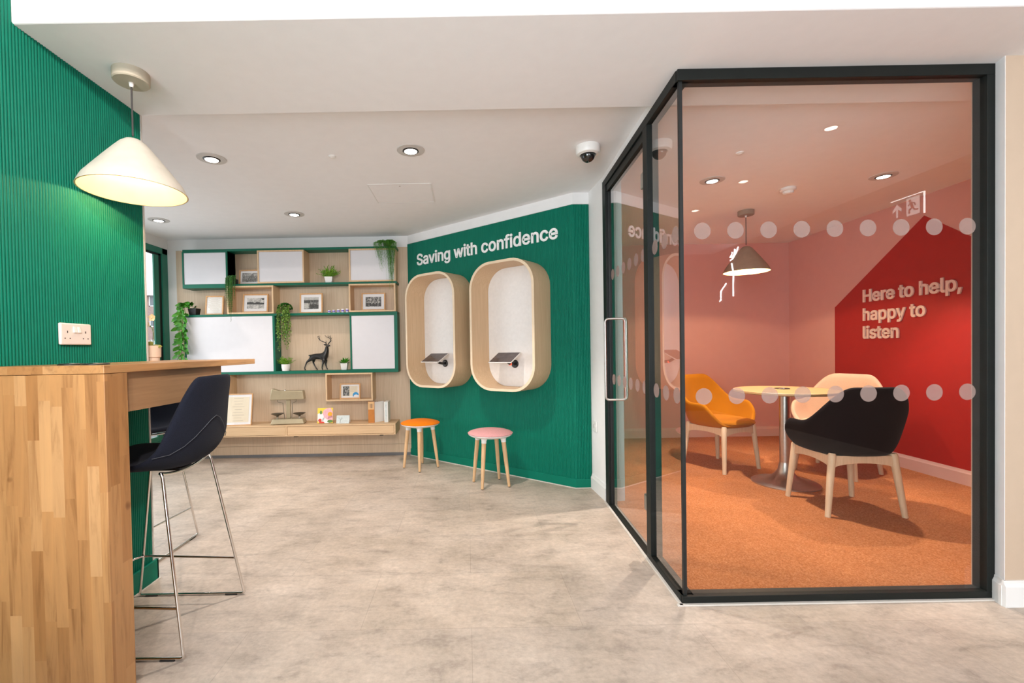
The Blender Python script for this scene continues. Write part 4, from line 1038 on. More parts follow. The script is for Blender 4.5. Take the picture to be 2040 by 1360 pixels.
def open_box(label, x0, x1, z0, z1, y0, ft=0.016):
    t = thing('box_shelf', label, 'box shelf', (x0, y0, z0), 0, 'open oak box shelves'); wd = x1 - x0; ht = z1 - z0; dp = BY - y0
    obj('frame', G().box(0, 0, 0, wd, dp, ft).box(0, 0, ht - ft, wd, dp, ht).box(0, 0, ft, ft, dp, ht - ft).box(wd - ft, 0, ft, wd, dp, ht - ft), M['oak'], t, smooth=0, bev=0.001)
    obj('back', G().box(ft, dp - 0.008, ft, wd - ft, dp, ht - ft), M['veneer'], t, smooth=0)
    return t
open_box('open oak box shelf holding the framed landscape photograph', -2.532, -2.039, 1.5705, 1.8675, FY - 0.016)
open_box('open oak box shelf under the fern, holding the photograph of uniformed men', -1.239, -0.744, 1.5705, 1.8675, FY - 0.016)
open_box('open oak box shelf below the green unit, with a small framed clipping', -1.507, -1.007, 0.626, 0.9245, FY - 0.016)
open_box('open oak box shelf behind the bar stool, lower left', -3.030, -2.537, 0.626, 0.9245, FY - 0.016)

BF = 4.65
bn = thing('floating_bench', 'long low oak drawer bench floating on the oak wall', 'drawer bench', (0, 0, 0))
bx0, bx1, bz0, bz1 = -3.03, -0.752, 0.284, 0.397
obj('carcass', G().box(bx0, BF, bz1 - 0.012, bx1, BY, bz1).box(bx0, BF, bz0, bx1, BY, bz0 + 0.010).box(bx1 - 0.016, BF, bz0 + 0.010, bx1, BY, bz1 - 0.012).box(bx0, BF, bz0 + 0.010, bx0 + 0.016, BY, bz1 - 0.012).box(-1.895, BF, bz0 + 0.010, -1.879, BY, bz1 - 0.012), M['oak_h'], bn, smooth=0, bev=0.001)
obj('drawer', G().box(bx0 + 0.018, BF + 0.004, bz0 + 0.013, -1.898, BF + 0.20, bz1 - 0.015), M['oak_h'], bn, smooth=0, bev=0.001)
obj('drawer', G().box(-1.876, BF + 0.004, bz0 + 0.013, bx1 - 0.019, BF + 0.20, bz1 - 0.015), M['oak_h'], bn, smooth=0, bev=0.001)
for x in (-1.83, -0.92):
    obj('bracket', G().box(x - 0.018, BF + 0.10, bz0 - 0.028, x + 0.018, BY, bz0), M['black_plastic'], bn, smooth=0)

# ------------------------------------------------------------------ framed pictures
def framed(label, x, z, wd, ht, y, lean=0.10, yaw=0.0, border=0.022, kind=None, fw_=0.014, extra=None, paper=None, fm=None, pw=None):
    """a small picture in an oak frame leaning back on the shelf; x centre, z bottom, y front of its foot"""
    t = thing('picture_frame', label, 'picture frame', (x, y, z + 0.0005), yaw, 'oak picture frames on the shelf wall')
    t.rotation_euler = (-lean, 0, yaw)
    fm = fm or M['frame_wood']
    h2 = wd / 2
    obj('frame', G().box(-h2, 0, 0, h2, 0.016, fw_).box(-h2, 0, ht - fw_, h2, 0.016, ht).box(-h2, 0, fw_, -h2 + fw_, 0.016, ht - fw_).box(h2 - fw_, 0, fw_, h2, 0.016, ht - fw_), fm, t, smooth=0, bev=0.001)
    obj('mount', G().box(-h2 + fw_, 0.006, fw_, h2 - fw_, 0.014, ht - fw_), M['mat_card'], t, smooth=0)
    bw = fw_ + border
    if kind is not None: obj('print', G().box(-h2 + bw, 0.0045, bw, h2 - bw, 0.006, ht - bw), kind, t, smooth=0)
    obj('glazing', G().box(-h2 + fw_, 0.002, fw_, h2 - fw_, 0.003, ht - fw_), M['picglass'], t, smooth=0)
    if extra: extra(t, h2 - bw, bw, ht - bw)
    return t
def figures(n, rows, seed, mtl_d, mtl_l):
    """dark coats and pale faces of a group"""
    def f(t, hw, z0, z1):
        rnd = random.Random(seed); gd, gl = G(), G(); H_ = z1 - z0
        for r in range(rows):
            for k in range(n):
                x = -hw + (k + 0.5) * 2 * hw / n + rnd.uniform(-.1, .1) * hw / n; zb = z0 + H_ * (0.05 + 0.28 * r); hh = H_ * rnd.uniform(0.40, 0.5); s_ = hw / n * 0.8
                gd.slab([(x - s_, 0.0042 - .0001 * r, zb), (x + s_, 0.0042 - .0001 * r, zb), (x + s_ * .7, 0.0042 - .0001 * r, zb + hh * .75), (x - s_ * .7, 0.0042 - .0001 * r, zb + hh * .75)], (0, -1, 0), 0.0002)
                gl.slab([(x + s_ * .42 * math.cos(q * PI / 4), 0.0039, zb + hh * .86 + s_ * .52 * math.sin(q * PI / 4)) for q in range(8)], (0, -1, 0), 0.0002)
        obj('print_dark_figures', gd, mtl_d, t, smooth=0); obj('print_pale_faces', gl, mtl_l, t, smooth=0)
    return f
def lines(n, mtl, frac=0.9):
    def f(t, hw, z0, z1):
        rnd = random.Random(n); g = G(); H_ = z1 - z0
        for k in range(n):
            z = z1 - H_ * (0.06 + 0.88 * k / max(1, n - 1)); wv = hw * frac * rnd.uniform(0.55, 1.0)
            g.box(-wv, 0.0040, z - H_ * 0.006, wv, 0.0043, z + H_ * 0.006)
        obj('print_text_lines', g, mtl, t, smooth=0)
    return f
GREY_D = plain('print_charcoal', (0.035, 0.034, 0.032), 0.5, var=0.5, scale=90); GREY_L = plain('print_silver', (0.48, 0.47, 0.44), 0.5, var=0.2, scale=90); GREY_M = plain('print_grey', (0.17, 0.165, 0.155), 0.5, var=0.4, scale=80)
SH1, SH2, SH3 = 1.8905, 1.5705, 0.9555
framed('oak framed typed certificate standing beside the black pot of trailing pothos', -2.700, SH2, 0.185, 0.208, FY + 0.035, 0.14, 0.10, 0.006, M['paper_w'], extra=lines(15, M['ink']))
framed('oak framed black and white team photograph, partly hidden by a white cabinet', -2.325, SH1, 0.245, 0.165, FY + 0.075, 0.10, -0.03, 0.020, picture('team_print', 3, 26, .05, .62, .25), extra=figures(9, 2, 4, GREY_M, GREY_L))
def landscape(t, hw, z0, z1):
    H_ = z1 - z0; g = G(); rnd = random.Random(5)
    top = [(-hw + 2 * hw * k / 14, 0.0042, z0 + H_ * (0.50 + 0.16 * rnd.random())) for k in range(15)]
    g.slab([(-hw, 0.0042, z0 + H_ * .42), (hw, 0.0042, z0 + H_ * .38)] + top[::-1], (0, -1, 0), 0.0002)
    obj('print_hedge', g, GREY_D, t, smooth=0)
    g = G(); g.slab([(hw * .62, 0.0041, z0 + H_ * .98), (hw, 0.0041, z0 + H_ * .98), (hw * .98, 0.0041, z0 + H_ * .82), (hw * .80, 0.0041, z0 + H_ * .80)], (0, -1, 0), 0.0002)
    obj('print_foliage', g, GREY_D, t, smooth=0)
framed('oak framed old landscape photograph leaning in the left open box shelf', -2.265, 1.5870, 0.268, 0.206, FY + 0.045, 0.16, 0.06, 0.030, picture('landscape_print', 6, 34, .25, .68, .5), extra=landscape)
def shopfront(t, hw, z0, z1):
    H_ = z1 - z0; g = G(); rnd = random.Random(8)
    for k in range(9):
        x = -hw + hw * 2 * k / 9; g.box(x + hw * .03, 0.0040, z0 + H_ * .56, x + hw * .19, 0.0043, z0 + H_ * .76)
    for k in range(16):
        x = -hw * .25 + hw * 1.25 * k / 16; g.box(x, 0.0040, z0 + H_ * .04, x + hw * .07, 0.0043, z0 + H_ * rnd.uniform(.34, .52))
    obj('print_shop_windows', g, GREY_D, t, smooth=0)
    g = G().box(-hw, 0.0041, z0 + H_ * .78, hw, 0.0044, z1).box(-hw * .98, 0.0041, z0 + H_ * .06, -hw * .38, 0.0044, z0 + H_ * .5)
    obj('print_awning', g, GREY_L, t, smooth=0)
framed('oak framed photograph of a shop front in the middle of the second shelf', -1.662, SH2, 0.246, 0.216, FY + 0.04, 0.08, 0.0, 0.030, picture('shop_print', 9, 60, .05, .5, .16), extra=shopfront)
framed('oak framed photograph of uniformed men in the right open box shelf', -0.995, 1.5870, 0.255, 0.194, FY + 0.05, 0.10, 0.03, 0.030, picture('men_print', 12, 45, .03, .6, .14), extra=figures(5, 1, 11, GREY_D, GREY_L))
framed('large oak framed cream certificate leaning on the bench', -2.418, bz1, 0.284, 0.335, BF + 0.05, 0.20, 0.09, 0.024, M['paper'], fw_=0.010, extra=lines(9, M['ink'], 0.6))
def clip(t, hw, z0, z1):
    H_ = z1 - z0
    obj('print_portrait', G().box(-hw * .98, 0.0040, z0 + H_ * .05, -hw * .1, 0.0043, z1 - H_ * .02), picture('portrait_print', 20, 70, .03, .5, .12), t, smooth=0)
    g = G()
    for k in range(7): g.box(0, 0.0040, z1 - H_ * (.08 + .08 * k) - .001, hw * .9, 0.0043, z1 - H_ * (.08 + .08 * k) + .001)
    obj('print_text_lines', g, M['ink'], t, smooth=0)
    g = G(); g.slab([(hw * .75 + 0.032 * math.cos(a * PI / 10), 0.0040, z0 + H_ * .12 + 0.030 * math.sin(a * PI / 10)) for a in range(13)] + [(hw * .72, .0040, z0 + H_ * .06)], (0, -1, 0), 0.0003)
    obj('blue_sticker', g, M['blue_print'], t, smooth=0)
    obj('sticker_base', G().slab([(hw * .8 + 0.024 * math.cos(a * PI / 8), 0.0037, z0 + H_ * .02 + 0.015 * math.sin(a * PI / 8)) for a in range(16)], (0, -1, 0), 0.0003), M['mat_card'], t, smooth=0)
framed('small oak framed newspaper clipping with a blue sticker in the lower box shelf', -1.262, 0.6425, 0.220, 0.168, FY + 0.03, 0.12, 0.02, 0.016, M['paper'], extra=clip)

# ------------------------------------------------------------------ small things on the shelves
for k in range(5):
    x = -1.462 + 0.048 * k; sz = 0.026 + 0.0035 * k
    t = thing('tin', ['tiny violet and white tin nearest the shop-front photograph', 'tiny violet and white tin, second from the shop-front photograph', 'tiny violet and white tin in the middle of the row of five', 'tiny violet and white tin, second from the right box shelf', 'tiny violet and white tin nearest the right box shelf'][k], 'tin', (x, FY + 0.03, SH2), 0.25, 'row of tiny tins on the second shelf')
    obj('tin_body', G().lathe([(0.0, 0.0), (0.015, 0.0), (0.015, sz), (0, sz)], (0, 0, 0), 16), M['mat_card'], t)
    obj('violet_band', G().lathe([(0.0153, sz * .25), (0.0153, sz * .75)], (0, 0, 0), 16), M['violet'], t)

# antique balance scale
t = thing('balance_scale', 'antique champagne coloured balance scale with two dark pans on the bench', 'scale', (-1.905, 4.775, bz1), 0.12)
obj('base', G().hexa([(-0.172, -0.07, 0.004), (0.172, -0.07, 0.004), (0.172, 0.07, 0.004), (-0.172, 0.07, 0.004), (-0.155, -0.055, 0.056), (0.155, -0.055, 0.056), (0.155, 0.055, 0.056), (-0.155, 0.055, 0.056)]), M['scale_gold'], t, bev=0.006)
for sx in (-1, 1):
    for sy in (-1, 1): obj('foot', G().cone((0.14 * sx, 0.045 * sy, 0), (0.14 * sx, 0.045 * sy, 0.006), 0.012), M['black_plastic'], t)
obj('column', G().box(-0.022, -0.012, 0.056, 0.020, 0.012, 0.262), M['scale_gold'], t, bev=0.004)
g = G(); hp = [(-0.178, 0.258), (0.172, 0.258), (0.160, 0.350), (-0.085, 0.352), (-0.160, 0.378)]
g.slab([(x, -0.045, z) for x, z in hp], (0, 1, 0), 0.09)
obj('hood', g, M['scale_gold'], t, bev=0.007)
obj('level', G().sphere((-0.03, 0, 0.353), 0.010), M['chrome'], t)
for sx in (-1, 1):
    obj('rod', G().tube([(0.098 * sx - .01, -0.02, 0.26), (0.092 * sx - .01, -0.022, 0.235), (0.05 * sx, -0.024, 0.222), (0.045 * sx, -0.024, 0.15), (0.035 * sx, -0.024, 0.058)], 0.0028, 8), M['scale_dark'], t, smooth=60)
    obj('pan', G().lathe([(0, 0.092), (0.03, 0.093), (0.062, 0.108), (0.066, 0.112), (0.06, 0.109), (0.028, 0.097), (0, 0.096)], (0.112 * sx, -0.01, 0.0), 32), M['scale_dark'], t)
    obj('pan_support', G().lathe([(0.008, 0.056), (0.008, 0.075), (0.016, 0.082), (0.010, 0.092)], (0.112 * sx, -0.01, 0), 16), M['chrome'], t)

# greeting card with flowers
t = thing('greeting_card', 'square yellow greeting card with pink flowers on the bench', 'card', (-1.508, 4.735, bz1 + 0.0045), 0.06); t.rotation_euler = (-0.16, 0, 0.06)
obj('cover', G().box(-0.080, 0, 0, 0.080, 0.0015, 0.160), M['yellow_card'], t, smooth=0)
obj('back_leaf', G().slab([(-0.080, 0.0016, 0.0), (-0.080, 0.055, 0.004), (-0.080, 0.0555, 0.150), (-0.080, 0.0016, 0.160)], (1, 0, 0), 0.0012), M['paper_w'], t, smooth=0)
def blob(g, x, z, rx, rz, y, n=18, wob=0.12, seed=1):
    rnd = random.Random(seed)
    g.slab([(x + rx * (1 + wob * rnd.uniform(-1, 1)) * math.cos(2 * PI * k / n), y, z + rz * (1 + wob * rnd.uniform(-1, 1)) * math.sin(2 * PI * k / n)) for k in range(n)], (0, -1, 0), 0.0003)
    return g
def clampx(g, a, b, c, d):
    for v in g.bm.verts: v.co.x = max(a, min(b, v.co.x)); v.co.z = max(c, min(d, v.co.z))
    return g
obj('print_white_petals', clampx(blob(blob(G(), -0.050, 0.06, 0.04, 0.05, -0.0002, seed=2), 0.02, 0.03, 0.05, 0.04, -0.0002, seed=3), -0.079, 0.079, 0.001, 0.159), M['mat_card'], t, smooth=0)
obj('print_pink_petals', clampx(blob(blob(G(), 0.03, 0.10, 0.052, 0.062, -0.0006, seed=4), 0.055, 0.05, 0.03, 0.03, -0.0006, seed=5), -0.079, 0.079, 0.001, 0.159), M['pink_print'], t, smooth=0)
obj('print_orange_hearts', blob(G(), 0.050, 0.094, 0.024, 0.022, -0.0010, seed=6), M['orange_print'], t, smooth=0)
obj('print_red_flower', clampx(blob(blob(G(), -0.054, 0.030, 0.018, 0.018, -0.0010, seed=7), -0.035, 0.006, 0.03, 0.012, -0.0010, seed=8), -0.079, 0.079, 0.001, 0.159), M['red_print'], t, smooth=0)
obj('print_leaves', clampx(blob(blob(G(), 0.052, 0.018, 0.030, 0.016, -0.0010, seed=9), -0.045, 0.112, 0.012, 0.02, -0.0010, seed=10), -0.079, 0.079, 0.001, 0.159), M['green_print'], t, smooth=0)
# small tree photograph card
t = thing('photo_card', 'small pale photo card of a bare tree on the bench', 'card', (-1.318, 4.72, bz1 + 0.001), 0.0); t.rotation_euler = (-0.30, 0, 0.0)
obj('card', G().box(-0.068, 0, 0, 0.068, 0.0015, 0.085), M['photo_pale'], t, smooth=0)
obj('card_back', G().slab([(-0.068, 0.0016, 0.084), (0.068, 0.0016, 0.084), (0.068, 0.050, 0.020), (-0.068, 0.050, 0.020)], (0, 1, 0), 0.001), M['paper_w'], t, smooth=0)
g = G()
for x0, z0, x1, z1, r in ((-.027, .004, -.026, .035, .0035), (-.026, .033, -.045, .062, .002), (-.026, .033, -.006, .06, .002), (-.026, .03, -.02, .07, .0016), (-.04, .054, -.052, .06, .0013), (-.012, .053, .002, .055, .0013)):
    g.cone((x0, -0.0005, z0), (x1, -0.0005, z1), r * .5, r * .3, 6)
obj('print_tree', g, M['ink_dark'], t)
# half-open book standing at the end of the bench
t = thing('book', 'orange tan book standing half open at the right end of the bench', 'book', (-0.985, 4.745, bz1), 0.0)
def leafbox(g, ang, r0, r1, th, h, off=0.0):
    ax = Vector((math.cos(ang), math.sin(ang), 0)); ay = Vector((-math.sin(ang), math.cos(ang), 0))
    return g.obox((0, 0, 0), ax, ay, (0, 0, 1), r0, off, 0.0, r1, off + th, h)
obj('cover', leafbox(G(), 2.25, 0.0, 0.135, 0.004, 0.215), M['tan_book'], t, smooth=0)
obj('cover', leafbox(G(), 0.95, 0.0, 0.135, 0.004, 0.215), M['paper_w'], t, smooth=0)
bk = obj('spine', G().box(-0.066, -0.010, 0.0, -0.002, 0.0, 0.222), M['tan_book'], t, smooth=0)
obj('label_panel', G().box(-0.0655, -0.0106, 0.140, -0.0025, -0.010, 0.2215), M['tan_light'], bk, smooth=0)
g = G()
for k in range(3): g.box(-0.045 + 0.010 * k, -0.0112, 0.155, -0.041 + 0.010 * k, -0.0106, 0.200)
obj('spine_writing', g, M['ink_dark'], bk, smooth=0)
g = G()
for k, a in enumerate((1.95, 1.75, 1.55, 1.35, 1.18)): leafbox(g, a, 0.002, 0.125, 0.009, 0.209, 0.001)
obj('pages', g, M['paper_w'], t, smooth=0)
t = thing('book', 'thin white book standing at the far right of the bench behind the tan book', 'book', (-0.862, 4.80, bz1), 0.0)
obj('cover', G().box(-0.022, -0.06, 0, 0.020, 0.08, 0.217), M['paper_w'], t, smooth=0, bev=0.002)
obj('pages', G().box(-0.012, -0.0612, 0.004, 0.010, -0.06, 0.213), M['photo_pale'], t, smooth=0)

# ------------------------------------------------------------------ stag figurine
def skin_figure(name, chains, m, parent, sub=2, root=0):
    """chains: {key: (pos, radius, parentkey)}"""
    me = bpy.data.meshes.new(name); keys = list(chains); idx = {k: i for i, k in enumerate(keys)}
    me.from_pydata([chains[k][0] for k in keys], [(idx[k], idx[chains[k][2]]) for k in keys if chains[k][2] is not None], [])
    o = link(name, me, m, parent)
    md = o.modifiers.new('skin', 'SKIN'); md.use_smooth_shade = True; md.branch_smoothing = 0.4
    sv = me.skin_vertices[0].data
    for k in keys:
        r = chains[k][1]; sv[idx[k]].radius = r if isinstance(r, tuple) else (r, r); sv[idx[k]].use_root = chains[k][2] is None
    md = o.modifiers.new('sub', 'SUBSURF'); md.levels = sub; md.render_levels = sub
    return o
def P(px, py, dy=0.0): return ((px - 265) / 1254.0, dy, (1214 - py) / 1254.0)
st = thing('stag_figurine', 'black stag figurine with antlers standing on the lower green shelf', 'figurine', (-1.620, FY + 0.07, SH3))
sk = {
 'chest': (P(372, 1035), (0.0489, 0.0396), None), 'mid': (P(320, 1028), (0.0461, 0.0381), 'chest'), 'loin': (P(262, 1018), (0.0417, 0.0366), 'mid'), 'rump': (P(208, 1024), (0.0447, 0.0381), 'loin'),
 'tail0': (P(176, 1012), 0.0115, 'rump'), 'tail': (P(152, 1012), 0.0057, 'tail0'),
 'neck0': (P(398, 985), (0.0403, 0.0305), 'chest'), 'neck1': (P(404, 935), (0.0303, 0.0228), 'neck0'), 'poll': (P(406, 888), (0.0195, 0.0171), 'neck1'), 'face': (P(430, 880), (0.012, 0.011), 'poll'), 'muzzle': (P(452, 889), (0.0075, 0.0075), 'face'),
 'fl0': (P(372, 1075, -0.020), 0.0172, 'chest'), 'fl1': (P(350, 1135, -0.024), 0.0086, 'fl0'), 'fl2': (P(340, 1180, -0.024), 0.0057, 'fl1'), 'fl3': (P(352, 1208, -0.024), 0.0080, 'fl2'),
 'fr0': (P(385, 1075, 0.020), 0.0172, 'chest'), 'fr1': (P(372, 1135, 0.024), 0.0086, 'fr0'), 'fr2': (P(384, 1180, 0.024), 0.0057, 'fr1'), 'fr3': (P(400, 1208, 0.024), 0.0080, 'fr2'),
 'hl0': (P(188, 1065, -0.020), 0.0207, 'rump'), 'hl1': (P(138, 1098, -0.024), 0.0098, 'hl0'), 'hl2': (P(116, 1150, -0.024), 0.0057, 'hl1'), 'hl3': (P(104, 1185, -0.024), 0.0060, 'hl2'), 'hl4': (P(120, 1208, -0.024), 0.0080, 'hl3'),
 'hr0': (P(216, 1068, 0.020), 0.0207, 'rump'), 'hr1': (P(204, 1108, 0.024), 0.0098, 'hr0'), 'hr2': (P(226, 1155, 0.024), 0.0057, 'hr1'), 'hr3': (P(246, 1190, 0.024), 0.0060, 'hr2'), 'hr4': (P(262, 1208, 0.024), 0.0080, 'hr3'),
}
skin_figure('body', sk, M['bronze'], st)
for s_ in (-1, 1):
    obj('ear', G().leaf(P(400, 876, 0.010 * s_), (-0.9, 0.35 * s_, 0.35), (0, 0, 1), 0.030, 0.008, 0.0), M['bronze'], st, solid=0.003)
def antler(name, beam, tines):
    g = G(); g.tube(beam, 0.0058, 8, r1=0.0022)
    for a, b in tines: g.tube([a, Vector(a).lerp(Vector(b), .5) + Vector((0.002, 0, -0.002)), b], 0.0038, 8, r1=0.0014)
    obj(name, g, M['bronze'], st, smooth=60)
antler('antler', [P(404, 872, -.006), P(392, 842, -.014), P(362, 828, -.024), P(328, 812, -.032), P(306, 784, -.036), P(296, 752, -.036)],
       [(P(398, 846, -.012), P(398, 815, -.02)), (P(328, 812, -.032), P(318, 776, -.040)), (P(312, 792, -.035), P(330, 748, -.042)), (P(300, 768, -.036), P(312, 742, -.03))])
antler('antler', [P(412, 872, .006), P(432, 842, .014), P(446, 818, .024), P(444, 792, .030), P(416, 772, .034), P(384, 762, .036), P(366, 740, .036)],
       [(P(436, 836, .016), P(464, 808, .022)), (P(445, 800, .030), P(462, 772, .034)), (P(438, 786, .031), P(440, 738, .038)), (P(412, 770, .034), P(404, 740, .04)), (P(440, 790, .03), P(430, 750, .03))])

# ------------------------------------------------------------------ plants
def pot_square(t, wt, wb, h, m, z=0.0):
    obj('pot', G().hexa([(-wb, -wb, z), (wb, -wb, z), (wb, wb, z), (-wb, wb, z), (-wt, -wt, z + h), (wt, -wt, z + h), (wt, wt, z + h), (-wt, wt, z + h)]), m, t, bev=0.004, bseg=3)
def bushy(label, x, y, z, wt, h, kind, fh, spread, n, seed, round_pot=False):
    t = thing('potted_plant', label, 'potted plant', (x, y, z), 0.1, 'small green plants in white pots')
    if round_pot: obj('pot', G().lathe([(0, 0.0), (wt * .78, 0.0), (wt * .95, h * .5), (wt, h), (wt * .9, h), (wt * .86, h * .9), (0, h * .9)], (0, 0, 0), 28), M['white_pot'], t, smooth=40)
    else: pot_square(t, wt, wt * .74, h, M['white_pot'])
    rnd = random.Random(seed); g = G()
    for k in range(n):
        a = rnd.uniform(0, 2 * PI); e = rnd.uniform(0.1, 1.0) ** 0.7; el = rnd.uniform(0.25, 1.35)
        d = Vector((math.cos(a) * math.cos(el) * spread, math.sin(a) * math.cos(el) * spread * .7, math.sin(el)))
        base = Vector((rnd.uniform(-.5, .5) * wt, rnd.uniform(-.5, .5) * wt, h * .92))
        L = fh * rnd.uniform(0.55, 1.0)
        if kind == 'grass':
            tip = base + d.normalized() * L
            g.tube([base, base.lerp(tip, .5) + Vector((0, 0, .006)), tip], 0.0011, 4)
            for q in range(7):
                p = base.lerp(tip, 0.35 + 0.65 * q / 6); dd = (d.normalized() + Vector((rnd.uniform(-1, 1), rnd.uniform(-1, 1), rnd.uniform(-.2, 1))) * .9)
                g.leaf(p, dd, (rnd.uniform(-1, 1), rnd.uniform(-1, 1), rnd.uniform(-1, 1)), L * .22, 0.0035, .1, 3)
        else:
            g.leaf(base, d, (-math.sin(a), math.cos(a), 0.1), L, 0.0075, 0.25, 5)
    obj('foliage', g, M['leaf_grass'] if kind == 'grass' else M['leaf_bright'], t, smooth=60)
    return t
bushy('bushy green plant in a square white pot on the top shelf', -1.468, FY + 0.065, SH1, 0.043, 0.066, 'grass', 0.125, 1.0, 80, 3)
bushy('small green plant in a round white pot below the trailing ivy', -1.948, FY + 0.045, SH3, 0.046, 0.072, 'grass', 0.085, 0.9, 60, 4, True)
bushy('small spiky green plant in a white pot right of the stag', -1.322, FY + 0.06, SH3, 0.038, 0.074, 'blade', 0.105, 1.0, 60, 5)

# pothos trailing from the left end of the second shelf
t = thing('trailing_plant', 'bright green pothos in a black pot trailing down the left of the shelf wall', 'trailing plant', (-2.915, FY + 0.045, SH2))
pot_square(t, 0.046, 0.036, 0.072, M['black_pot'])
rnd = random.Random(21); gs_, gl_ = G(), G()
vines = []
for k in range(6):
    y0_ = rnd.uniform(-0.02, 0.01)
    path = [Vector((0, 0, 0.07)), Vector((-0.03, -0.01, 0.115)), Vector((-0.085, -0.05 + y0_, 0.10)), Vector((-0.112 + .012 * k, -0.075 + y0_, 0.0))]
    zend = [-0.50, -0.44, -0.36, -0.28, -0.49, -0.40][k]; x = path[-1].x
    m_ = 7
    for q in range(1, m_ + 1):
        x += rnd.uniform(-.028, .024); path.append(Vector((max(-.17, min(-0.045, x)), -0.082 + y0_ + rnd.uniform(-.01, .01), zend * q / m_)))
    vines.append(path); gs_.tube(path, 0.0022, 6)
def along_path(path, u):
    f = u * (len(path) - 1); i = min(int(f), len(path) - 2); return path[i].lerp(path[i + 1], f - i)
for k, path in enumerate(vines):
    for q in range(19):
        u = 0.10 + 0.90 * q / 18; p = along_path(path, u)
        sgn = 1 if (q + k) % 2 else -1
        d = Vector((sgn * rnd.uniform(.5, 1.0), rnd.uniform(-.7, -.1), rnd.uniform(-.55, .45)))
        s_ = rnd.uniform(.6, 1.0)
        b0 = p + d.normalized() * 0.010
        gs_.tube([p, b0], 0.0012, 5)
        gl_.leaf(b0, d, (rnd.uniform(-.3, .3), rnd.uniform(-.4, .4), 1), 0.066 * s_, 0.024 * s_, 0.30, 6, 0.22, True)
for q in range(16):
    a = rnd.uniform(0, 2 * PI); d = Vector((math.cos(a) - .5, math.sin(a) * .6 - .4, rnd.uniform(.1, .9)))
    gl_.leaf(Vector((-0.035, -0.02, 0.085)) + d * 0.035, d, (-math.sin(a), math.cos(a), .3), 0.066, 0.025, .35, 6, .2, True)
for sx in (.4, .9): gl_.leaf((0.0, 0, 0.075), (sx, -.1, .8), (0, 1, 0), 0.07, 0.012, .5, 5)
obj('stems', gs_, M['stem'], t, smooth=60); obj('foliage', gl_, M['leaf_bright'], t, smooth=60)

# string-of-beads plant hanging beside the top left cabinet
t = thing('trailing_plant', 'dark bead-like trailing plant hanging in front of the left open box shelf', 'trailing plant', (-2.462, FY + 0.02, SH1))
obj('pot', G().lathe([(0, 0), (0.030, 0), (0.036, 0.05), (0.032, 0.05), (0, 0.045)], (0, 0, 0), 20), M['black_pot'], t)
rnd = random.Random(5); g = G()
for k in range(20):
    x = rnd.uniform(-.056, .044); yy = -0.075 + rnd.uniform(-.012, .016); L = (0.13 + 0.22 * (1 - abs(x + .005) / .06)) * rnd.uniform(.55, 1.0)
    if k == 0: x, L = -0.004, 0.37
    if k == 1: x, L = 0.010, 0.30
    p0 = Vector((rnd.uniform(-.02, .02), -0.01, 0.05)); pts = [p0, Vector((x * .8, yy * .55, 0.085 + rnd.uniform(-.01, .012))), Vector((x, yy, 0.055))]
    n_ = int((L + .05) / 0.0095)
    for q in range(n_):
        s_ = 1 - .45 * q / n_
        p = Vector((x + rnd.uniform(-.003, .003) + (-.012 * (q / n_)), yy + rnd.uniform(-.003, .003), 0.055 - q * 0.0105))
        bmesh.ops.create_icosphere(g.bm, subdivisions=1, radius=0.0062 * s_, matrix=Matrix.Translation(p))
    for q in range(5): bmesh.ops.create_icosphere(g.bm, subdivisions=1, radius=0.0065, matrix=Matrix.Translation(pts[0].lerp(pts[1], q / 4) if q < 3 else pts[1].lerp(pts[2], (q - 2) / 3)))
obj('foliage', g, M['leaf_dark'], t, smooth=60)

# ivy with many tiny leaves falling past the divider
t = thing('trailing_plant', 'small-leaved ivy tumbling from the second shelf in front of the green divider', 'trailing plant', (-1.930, FY + 0.03, SH2))
obj('pot', G().lathe([(0, 0), (0.032, 0), (0.040, 0.055), (0.036, 0.055), (0, 0.05)], (0, 0, 0), 20), M['black_pot'], t)
rnd = random.Random(9); g = G(); gt = G()
for k in range(30):
    x = rnd.uniform(-.068, .075); yy = -0.070 + rnd.uniform(-.02, .02); L = rnd.uniform(.22, .45) * (1 if abs(x) < .055 else .8)
    path = [Vector((x * .3, -.005, .055)), Vector((x * .7, -.045, .08)), Vector((x * .9, yy, .03))] + [Vector((x + rnd.uniform(-.008, .008), yy + rnd.uniform(-.006, .006), .03 - (L) * q / 6)) for q in range(1, 7)]
    gt.tube(path, 0.0008, 4)
    for q in range(26):
        p = along_path(path, .12 + .88 * q / 25); a = rnd.uniform(0, 2 * PI)
        g.leaf(p, (math.cos(a), math.sin(a) * .8 - .3, rnd.uniform(-.8, .3)), (rnd.uniform(-1, 1), rnd.uniform(-1, 1), rnd.uniform(-1, 1)), 0.018 * rnd.uniform(.7, 1.2), 0.0068, .2, 2)
obj('foliage', g, M['leaf_ivy'], t, smooth=60); obj('stems', gt, M['stem'], t)
gc = G(); rnd = random.Random(31)
for k in range(170):
    a = rnd.uniform(0, 2 * PI); el = rnd.uniform(-.2, 1.4); c = Vector((math.cos(a) * math.cos(el) * .066, math.sin(a) * math.cos(el) * .05 - .015, .05 + math.sin(el) * .05))
    gc.leaf(c, c - Vector((0, 0, .02)), (rnd.uniform(-1, 1), rnd.uniform(-1, 1), rnd.uniform(-1, 1)), .020, .0085, .2, 3)
obj('crown_leaves', gc, M['leaf_dark'], t, smooth=60)

